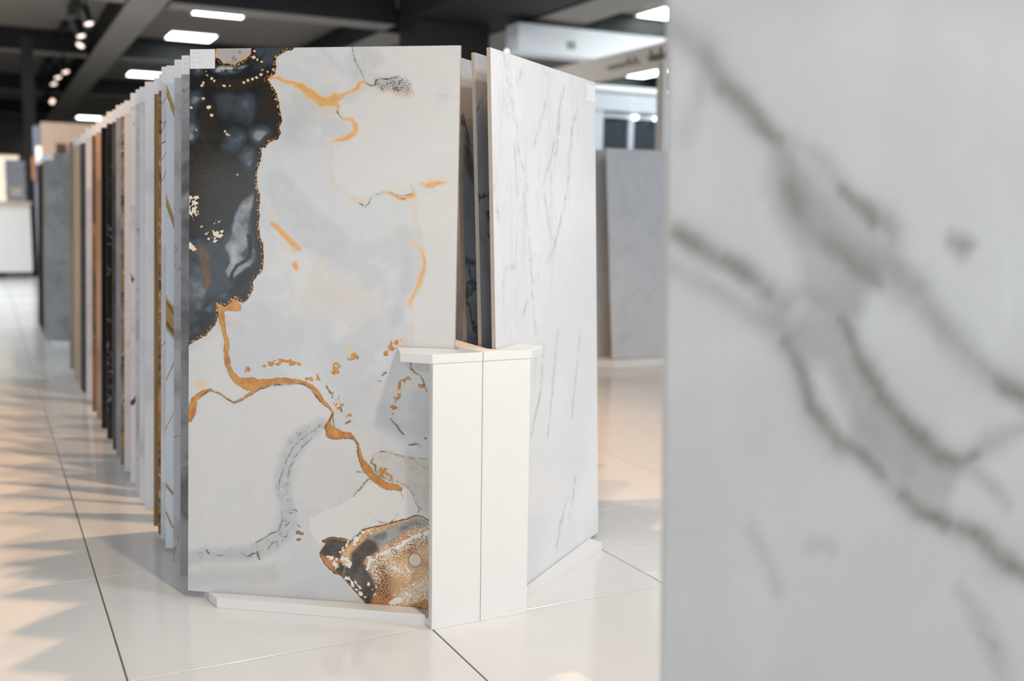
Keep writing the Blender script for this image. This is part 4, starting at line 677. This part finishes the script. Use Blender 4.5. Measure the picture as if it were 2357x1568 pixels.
lay2(sm(rd, -6, 4), c3(40, 37, 32)); lay2(sm(rd, 3, 12)*sm(fbm(wx, wz, 30, 127), 0.5, 0.65)*0.5, c3(92, 96, 92))
mr = sm(rock, -0.5, 0.8); base[:] = base*(1-mr[:, None]) + rb*mr[:, None]
stain_rock = sm(rd, -10, 2)
bs = np.maximum(f_lines(hx, hz, [[tuple(p)+(26,) for p in B_] for B_ in HERO['brownz']]), FAR); ws = f_lines(hx, hz, [[tuple(p)+(24,) for p in B_] for B_ in HERO['whitez']])
set_attr(hero.data, 'fd', len(hero.data.vertices), np.c_[sm(bs, -16, 8), sm(ws, -14, 6), sm(crk, -8, 8), np.ones(len(hx))])
N_ = len(hero.data.vertices)
set_attr(hero.data, 'base', N_, np.c_[base, enc(flake)])
set_attr(hero.data, 'fa', N_, np.c_[enc(dark), enc(gold), enc(line), enc(rock)])
set_attr(hero.data, 'fb', N_, np.c_[np.clip(tone, 0, 1), np.clip(spark, 0, 1), enc(white), enc(stain)])
set_attr(hero.data, 'fc', N_, np.c_[enc(rw), enc(circ), enc(lace), np.clip(stain_rock, 0, 1)])
h_ = hero_m
o_ = h_.coord('Object')
n1 = h_.math('SUBTRACT', h_.noise(o_, 55, 5, 0.6), 0.5); n2 = h_.math('SUBTRACT', h_.noise(o_, 210, 4, 0.6), 0.5)
n3 = h_.noise(o_, 420, 2, 0.6)
def dec(s): return h_.math('MULTIPLY', h_.math('SUBTRACT', s, 0.5), 2*SD)       # back to mm
base_c, _r, _g, _b, a_fl = h_.attr('base'); _c, a_d, a_g, a_l, a_r = h_.attr('fa'); _c2, a_t, a_s, a_w, a_st = h_.attr('fb'); _c3, a_rw, a_ci, a_la, a_rd = h_.attr('fc')
def wob(s, k1, k2): return h_.math('ADD', h_.math('MULTIPLY_ADD', n1, k1, dec(s)), h_.math('MULTIPLY', n2, k2))
c = h_.mix(h_.step(h_.noise(o_, 26, 6, 0.65), 0.3, 0.75, 0, 0.10), base_c, rgb(236, 236, 236))
# rust and brown speckle in the rock
spk = h_.voro(o_, 330); spk2 = h_.noise(o_, 300, 3, 0.7)
rk = h_.step(dec(a_r), -0.5, 0.8)
_c6, a_bz, a_wz, a_gv, _a6 = h_.attr('fd')
cr = h_.math('ABSOLUTE', h_.math('SUBTRACT', h_.noise(o_, 48, 6, 0.62, 0.5), 0.5)); crm = h_.math('MULTIPLY', a_gv, h_.step(cr, 0.030, 0.0))
c = h_.mix(h_.math('MULTIPLY', crm, h_.step(h_.noise(o_, 22, 3), 0.42, 0.62, 0.08, 0.75)), c, rgb(120, 126, 132))
c = h_.mix(h_.math('MULTIPLY', a_gv, h_.step(h_.noise(o_, 90, 4), 0.58, 0.68, 0, 0.5)), c, rgb(222, 224, 226))
c = h_.mix(h_.math('MULTIPLY', rk, h_.math('MULTIPLY', h_.step(h_.math('MULTIPLY_ADD', a_bz, 0.06, spk2), 0.53, 0.57), h_.math('MULTIPLY_ADD', a_bz, 0.8, 0.2))), c, rgb(96, 58, 18))
c = h_.mix(h_.math('MULTIPLY', rk, h_.math('MULTIPLY', h_.step(h_.math('MULTIPLY_ADD', a_wz, 0.13, h_.noise(o_, 230, 4, 0.65)), 0.60, 0.64), h_.math('SUBTRACT', 0.95, h_.math('MULTIPLY', a_rd, 0.9)))), c, rgb(240, 226, 208))
c = h_.mix(h_.math('MULTIPLY', rk, h_.math('MULTIPLY', a_rd, h_.step(h_.voro(o_, 620), 0.34, 0.2, 0, 0.85))), c, rgb(142, 102, 40))
c = h_.mix(h_.math('MULTIPLY', rk, h_.step(h_.math('ABSOLUTE', h_.math('SUBTRACT', h_.noise(o_, 120, 4, 0.6), 0.5)), 0.02, 0.0, 0, 0.5)), c, rgb(70, 48, 24))
redge = wob(a_r, 5, 3)
c = h_.mix(h_.math('MULTIPLY', h_.step(redge, -2.2, -1.2), h_.step(redge, 1.6, 0.4)), c, rgb(110, 72, 30))
wv = wob(a_rw, 10, 9); c = h_.mix(h_.step(wv, -2.2, -0.9, 0, 0.7), c, rgb(140, 92, 40)); c = h_.mix(h_.step(wv, -0.8, 0.2), c, rgb(240, 234, 226))
ci = dec(a_ci); c = h_.mix(h_.step(ci, -0.6, 0.2), c, rgb(70, 58, 40)); c = h_.mix(h_.step(ci, 0.6, 1.5), c, rgb(220, 208, 190))
# lacy network
lv_ = h_.voro(h_.coord('Object', (1, 1, 1.25)), 175, 'DISTANCE_TO_EDGE'); lm = h_.math('MULTIPLY', h_.step(h_.math('MULTIPLY_ADD', n1, -0.25, lv_), 0.15, 0.05), h_.step(wob(a_la, 26, 6), -2, 7))
c = h_.mix(h_.math('MULTIPLY', lm, 0.8), c, rgb(66, 64, 62))
# golden veins with fine dark outlines
gd = wob(a_g, 4.2, 3.0)
gcol = h_.mix(h_.step(h_.noise(o_, 40, 5, 0.6), 0.35, 0.68), rgb(184, 114, 28), rgb(212, 152, 68))
c = h_.mix(h_.math('MULTIPLY', h_.step(gd, -1.6, -0.5), h_.step(n1, -0.12, 0.04, 0.25, 0.85)), c, rgb(92, 68, 36))
c = h_.mix(h_.step(gd, -0.6, 0.5, 0, 0.95), c, gcol)
c = h_.mix(h_.math('MULTIPLY', h_.step(wob(a_l, 2.2, 2.0), -0.8, 0.2, 0, 0.85), h_.step(h_.noise(o_, 75, 3, 0.6), 0.36, 0.52, 0.25, 1)), c, rgb(72, 66, 54))
fd = wob(a_fl, 4, 4); c = h_.mix(h_.step(fd, -0.6, 0.4, 0, 0.9), c, h_.mix(h_.step(n3, 0.45, 0.6), rgb(92, 72, 36), rgb(176, 120, 44)))
# black and gold cloud
dd = wob(a_d, 4.5, 2.5)
tn_ = h_.math('MULTIPLY_ADD', n1, 0.22, a_t)
cloud = h_.mix(h_.step(tn_, 0.05, 0.45), rgb(24, 27, 30), rgb(62, 72, 80)); cloud = h_.mix(h_.step(tn_, 0.45, 0.75), cloud, rgb(140, 145, 150)); cloud = h_.mix(h_.step(tn_, 0.75, 1.0), cloud, rgb(186, 186, 184))
sv = h_.voro(o_, 760, out='Distance')
dust = h_.math('MULTIPLY', h_.step(sv, 0.36, 0.20), h_.step(h_.math('ADD', a_s, h_.math('MULTIPLY', n1, 0.5)), 0.3, 0.7, 0, 0.7))
cloud = h_.mix(h_.math('MULTIPLY', a_s, 0.8), cloud, rgb(38, 34, 28)); cloud = h_.mix(dust, cloud, rgb(122, 94, 52))
edge_t = h_.math('ABSOLUTE', h_.math('SUBTRACT', tn_, 0.40)); cloud = h_.mix(h_.step(edge_t, 0.012, 0.002, 0, 0.35), cloud, rgb(92, 72, 40))
sn = wob(a_st, 6, 3); cloud = h_.mix(h_.math('MULTIPLY', h_.step(sn, -10, 4, 0, 0.62), h_.step(h_.noise(o_, 60, 4), 0.35, 0.6, 0.3, 1)), cloud, rgb(136, 92, 36))
rim = h_.step(dd, 7, 4.0); cloud = h_.mix(h_.math('MULTIPLY', rim, 0.85), cloud, rgb(30, 26, 20))
cloud = h_.mix(h_.math('MULTIPLY', h_.math('MULTIPLY', h_.step(dd, 6.0, 4.5), h_.step(dd, 0, 0.8)), h_.step(h_.noise(o_, 190, 3, 0.6), 0.52, 0.58)), cloud, rgb(214, 160, 92))
ww = wob(a_w, 4, 4); cloud = h_.mix(h_.step(ww, -1.7, -0.9, 0, 0.8), cloud, rgb(160, 114, 58)); cloud = h_.mix(h_.step(ww, -0.7, 0.2), cloud, rgb(238, 222, 198))
c = h_.mix(h_.step(dd, -2.0, -1.1, 0, 0.85), c, rgb(226, 178, 120))
c = h_.mix(h_.step(dd, -0.9, 0.0), c, cloud)
h_.out(c, 0.11)
lab = copy_part(LABEL_SRC, hero, (0.001, -0.0009, 1.195-0.0425)); lab['label'] = 'white paper label with small print, code square left blank'

# white veined slab, front of the right row
wm = NT('white_veined_marble')
wslab, wx_, wz_ = grid_mesh('tile_sample', 0.6, 1.187, 0.009, 200, 396, [wm.mat, m_body])
wslab.location = RIGHT_BL; wslab.rotation_euler = (-LEAN_R, 0, RIGHT_Z)
tag(wslab, 'large white marble tile slab with pale grey veins, front of the right row', 'tile slab', 'slabs standing in the right row of the rack')
q1 = wx_+(fbm(wx_, wz_, 24, 131)-0.5)*12; q2 = wz_+(fbm(wx_, wz_, 24, 137)-0.5)*12
vn = f_lines(q1, q2, WHITE, grow=1.0, pad=24)
zone = sm(f_poly(q1, q2, [(0, 1200), (0, 250), (120, 300), (260, 560), (470, 960), (560, 1200)]), -40, 60)
set_attr(wslab.data, 'fa', len(wslab.data.vertices), np.c_[enc(vn), zone, zone*0, zone*0+1])
_c4, a_v, a_z, _b4, _a4 = wm.attr('fa')
ow = wm.coord('Object'); k1 = wm.math('SUBTRACT', wm.noise(ow, 70, 5), 0.5)
vs_ = wm.math('MULTIPLY_ADD', k1, 6, wm.math('MULTIPLY', wm.math('SUBTRACT', a_v, 0.5), 2*SD))
cw = wm.mix(wm.step(wm.noise(ow, 3, 4), 0.4, 0.7), rgb(226, 227, 229), rgb(234, 235, 237))
st = wm.noise(wm.coord('Object', (26, 26, 3.2), (0, 0.30, 0)), 1.0, 5, 0.6, 0.7)
cw = wm.mix(wm.math('MULTIPLY', wm.step(st, 0.54, 0.76, 0, 0.38), wm.math('MULTIPLY_ADD', a_z, 0.85, 0.15)), cw, rgb(196, 199, 203))
fs = wm.math('ABSOLUTE', wm.math('SUBTRACT', wm.noise(wm.coord('Object', (9, 9, 2.2), (0, 0.34, 0), (3, 1, 2)), 1.0, 6, 0.6, 1.0), 0.5))
cw = wm.mix(wm.math('MULTIPLY', wm.step(fs, 0.010, 0.0, 0, 0.22), wm.math('MULTIPLY_ADD', a_z, 0.8, 0.2)), cw, rgb(150, 152, 156))
brk = wm.step(wm.noise(ow, 38, 3), 0.38, 0.58, 0.15, 1)
cw = wm.mix(wm.math('MULTIPLY', brk, wm.step(vs_, -14, 3, 0, 0.42)), cw, rgb(186, 189, 194)); cw = wm.mix(wm.math('MULTIPLY', brk, wm.step(vs_, -2.4, 1.8, 0, 0.38)), cw, rgb(150, 152, 156))
wm.out(cw, 0.10)
copy_part(LABEL_SRC, wslab, (0.6-0.0585, -0.0009, 1.187-0.052))['label'] = 'white paper label with small print'

# blurred slab close to the camera
fm = NT('white_marble_grey_brown_vein')
FBL = Vector((0.171, 1.018, 0.0166))
m_fedge = paint('white_through_body', rgb(222, 221, 219), 0.5)
fslab, fx_, fz_ = grid_mesh('tile_sample', 0.6, 1.195, 0.009, 150, 300, [fm.mat, m_fedge])
fslab.location = FBL; fslab.rotation_euler = (-0.038, 0, ROT)
tag(fslab, 'white marble tile slab with broad grey-brown veins, blurred in the right foreground', 'tile slab')
FAINT = [FORE[i] for i in (2, 8, 9, 10, 11, 12)]; FORE = [FORE[i] for i in (0, 1, 3, 4, 5, 6, 7, 13)]
q1 = fx_+(fbm(fx_, fz_, 40, 141)-0.5)*14; q2 = fz_+(fbm(fx_, fz_, 40, 147)-0.5)*14
vein = f_lines(q1, q2, FORE, pad=40, grow=1.0); fill = np.max([f_poly(q1, q2, P_) for P_ in FOREFILL], axis=0); core = f_lines(q1, q2, CORE, pad=40)
den = np.clip(sm(vein, -20, 12)*(0.2+0.7*fbm(fx_, fz_, 36, 151))*0.75 + sm(core, -16, 8)*0.7*(0.4+fbm(fx_, fz_, 26, 152)*0.8), 0, 0.95)
den = np.maximum(den, np.clip(sm(f_lines(q1, q2, FAINT, pad=44, grow=1.4), -18, 9)*(0.1+0.9*fbm(fx_, fz_, 40, 157))*0.5, 0, 1))
blot = sm(f_lines(q1, q2, FORE, pad=60, grow=1.6), -34, 8)*fbm(fx_, fz_, 60, 161)
set_attr(fslab.data, 'fa', len(fslab.data.vertices), np.c_[den, np.maximum(sm(fill, -16, 22), blot*0.7), den*0, den*0+1])
_c5, a_v, a_f, _b5, _a5 = fm.attr('fa'); of = fm.coord('Object')
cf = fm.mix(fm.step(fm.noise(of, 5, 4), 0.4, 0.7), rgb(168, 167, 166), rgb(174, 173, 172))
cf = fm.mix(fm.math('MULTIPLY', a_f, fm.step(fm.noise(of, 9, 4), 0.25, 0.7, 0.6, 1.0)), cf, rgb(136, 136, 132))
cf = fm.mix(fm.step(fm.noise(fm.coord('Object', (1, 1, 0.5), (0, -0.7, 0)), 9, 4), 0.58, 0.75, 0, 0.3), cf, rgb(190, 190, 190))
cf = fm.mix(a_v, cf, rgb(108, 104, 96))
fm.out(cf, 0.14)
ft_ = thing('slab_tray', 'white floor tray under the blurred foreground slab', 'tray', FBL - Vector((0, 0, 0.0166)), (0, 0, ROT))
new_obj('tray_board', box(0.02, 0.62, -0.05, 0.14, 0, 0.016, 0.001), m_mdf, ft_); new_obj('back_post', box(0.5, 0.62, 0.085, 0.103, 0.016, 1.0, 0.001), m_mdf, ft_)

# ------------------------------------------------------------------ farther racks
O2 = SEAM + U*4.93 - V*0.05
rack(O2, 1.6, 'second white slab rack farther along the row, mostly hidden by the first')
s_bgrey = stone('cloudy_grey_rust_spot', rgb(158, 162, 166), [('cloud', rgb(126, 128, 128), 3, 0.45, 0.65, 0.8), ('vein', rgb(104, 108, 110), 3, 0.0, 0.02, 0.6, (1,1,1), 0.8), ('cloud', rgb(168, 138, 84), 5, 0.62, 0.72, 0.9)], 0.2, 31)
G2 = 'slabs in the second rack down the row'
LEFT2 = [(0.0, s_bgrey, 'cloudy grey tile slab with rust spots, front of the second rack at left'), (0.14, s_taupe, 'taupe tile slab behind the cloudy grey one in the second rack'), (0.30, s_taupe, 'second taupe tile slab behind the cloudy grey one, far left'),
 (0.50, s_black, 'black tile slab behind the taupe ones in the second rack'), (0.75, s_black, 'second black tile slab in the second rack'), (1.0, s_slate, 'dark slate tile slab, last seen in the second rack')]
for d, mt, lab in LEFT2:
    slab('tile_sample', HERO_BL + U*(4.93+d) - V*0.05, HERO_Z, LEAN, mt, lab, group=G2, sticker='left')
s_cement = stone('cement_grey', rgb(200, 203, 207), [('cloud', rgb(186, 189, 194), 5, 0.45, 0.65, 0.7), ('cloud', rgb(210, 212, 215), 14, 0.5, 0.7, 0.4)], 0.4, 33)
r3 = thing('slab_rack', 'low white floor rack under the grey cement slabs at right background', 'display rack', uv(4.90, 3.15, 0), (0, 0, ROT))
new_obj('base_tray', prism(bmesh.new(), [(0.0, 0.0), (1.35, 0.0), (1.35, 0.5), (-0.2, 0.5), (-0.2, 0.2)], 0.0, 0.05, 0.004), m_mdf, r3)
new_obj('back_frame', box(-0.15, 1.3, 0.44, 0.47, 0.05, 0.9, 0.003), m_mdf, r3)
slab('tile_sample', uv(4.95, 3.165, 0.0515), ROT, 0.10, s_cement, 'grey cement-look tile slab leaning in the right background rack', w_=0.6, h=1.2, sticker=None, group='grey slabs of the right background rack')
slab('tile_sample', uv(5.10, 2.93, 0.0515), ROT, 0.10, s_cement, 'pale grey tile slab edge left of the leaning cement slab, behind a dark gap', w_=0.6, h=1.2, sticker=None, group='grey slabs of the right background rack')
slab('tile_sample', uv(4.95, 3.78, 0.0515), ROT, 0.10, s_cement, 'grey cement-look tile slab hidden behind the blurred foreground slab', w_=0.6, h=1.2, sticker=None, group='grey slabs of the right background rack')
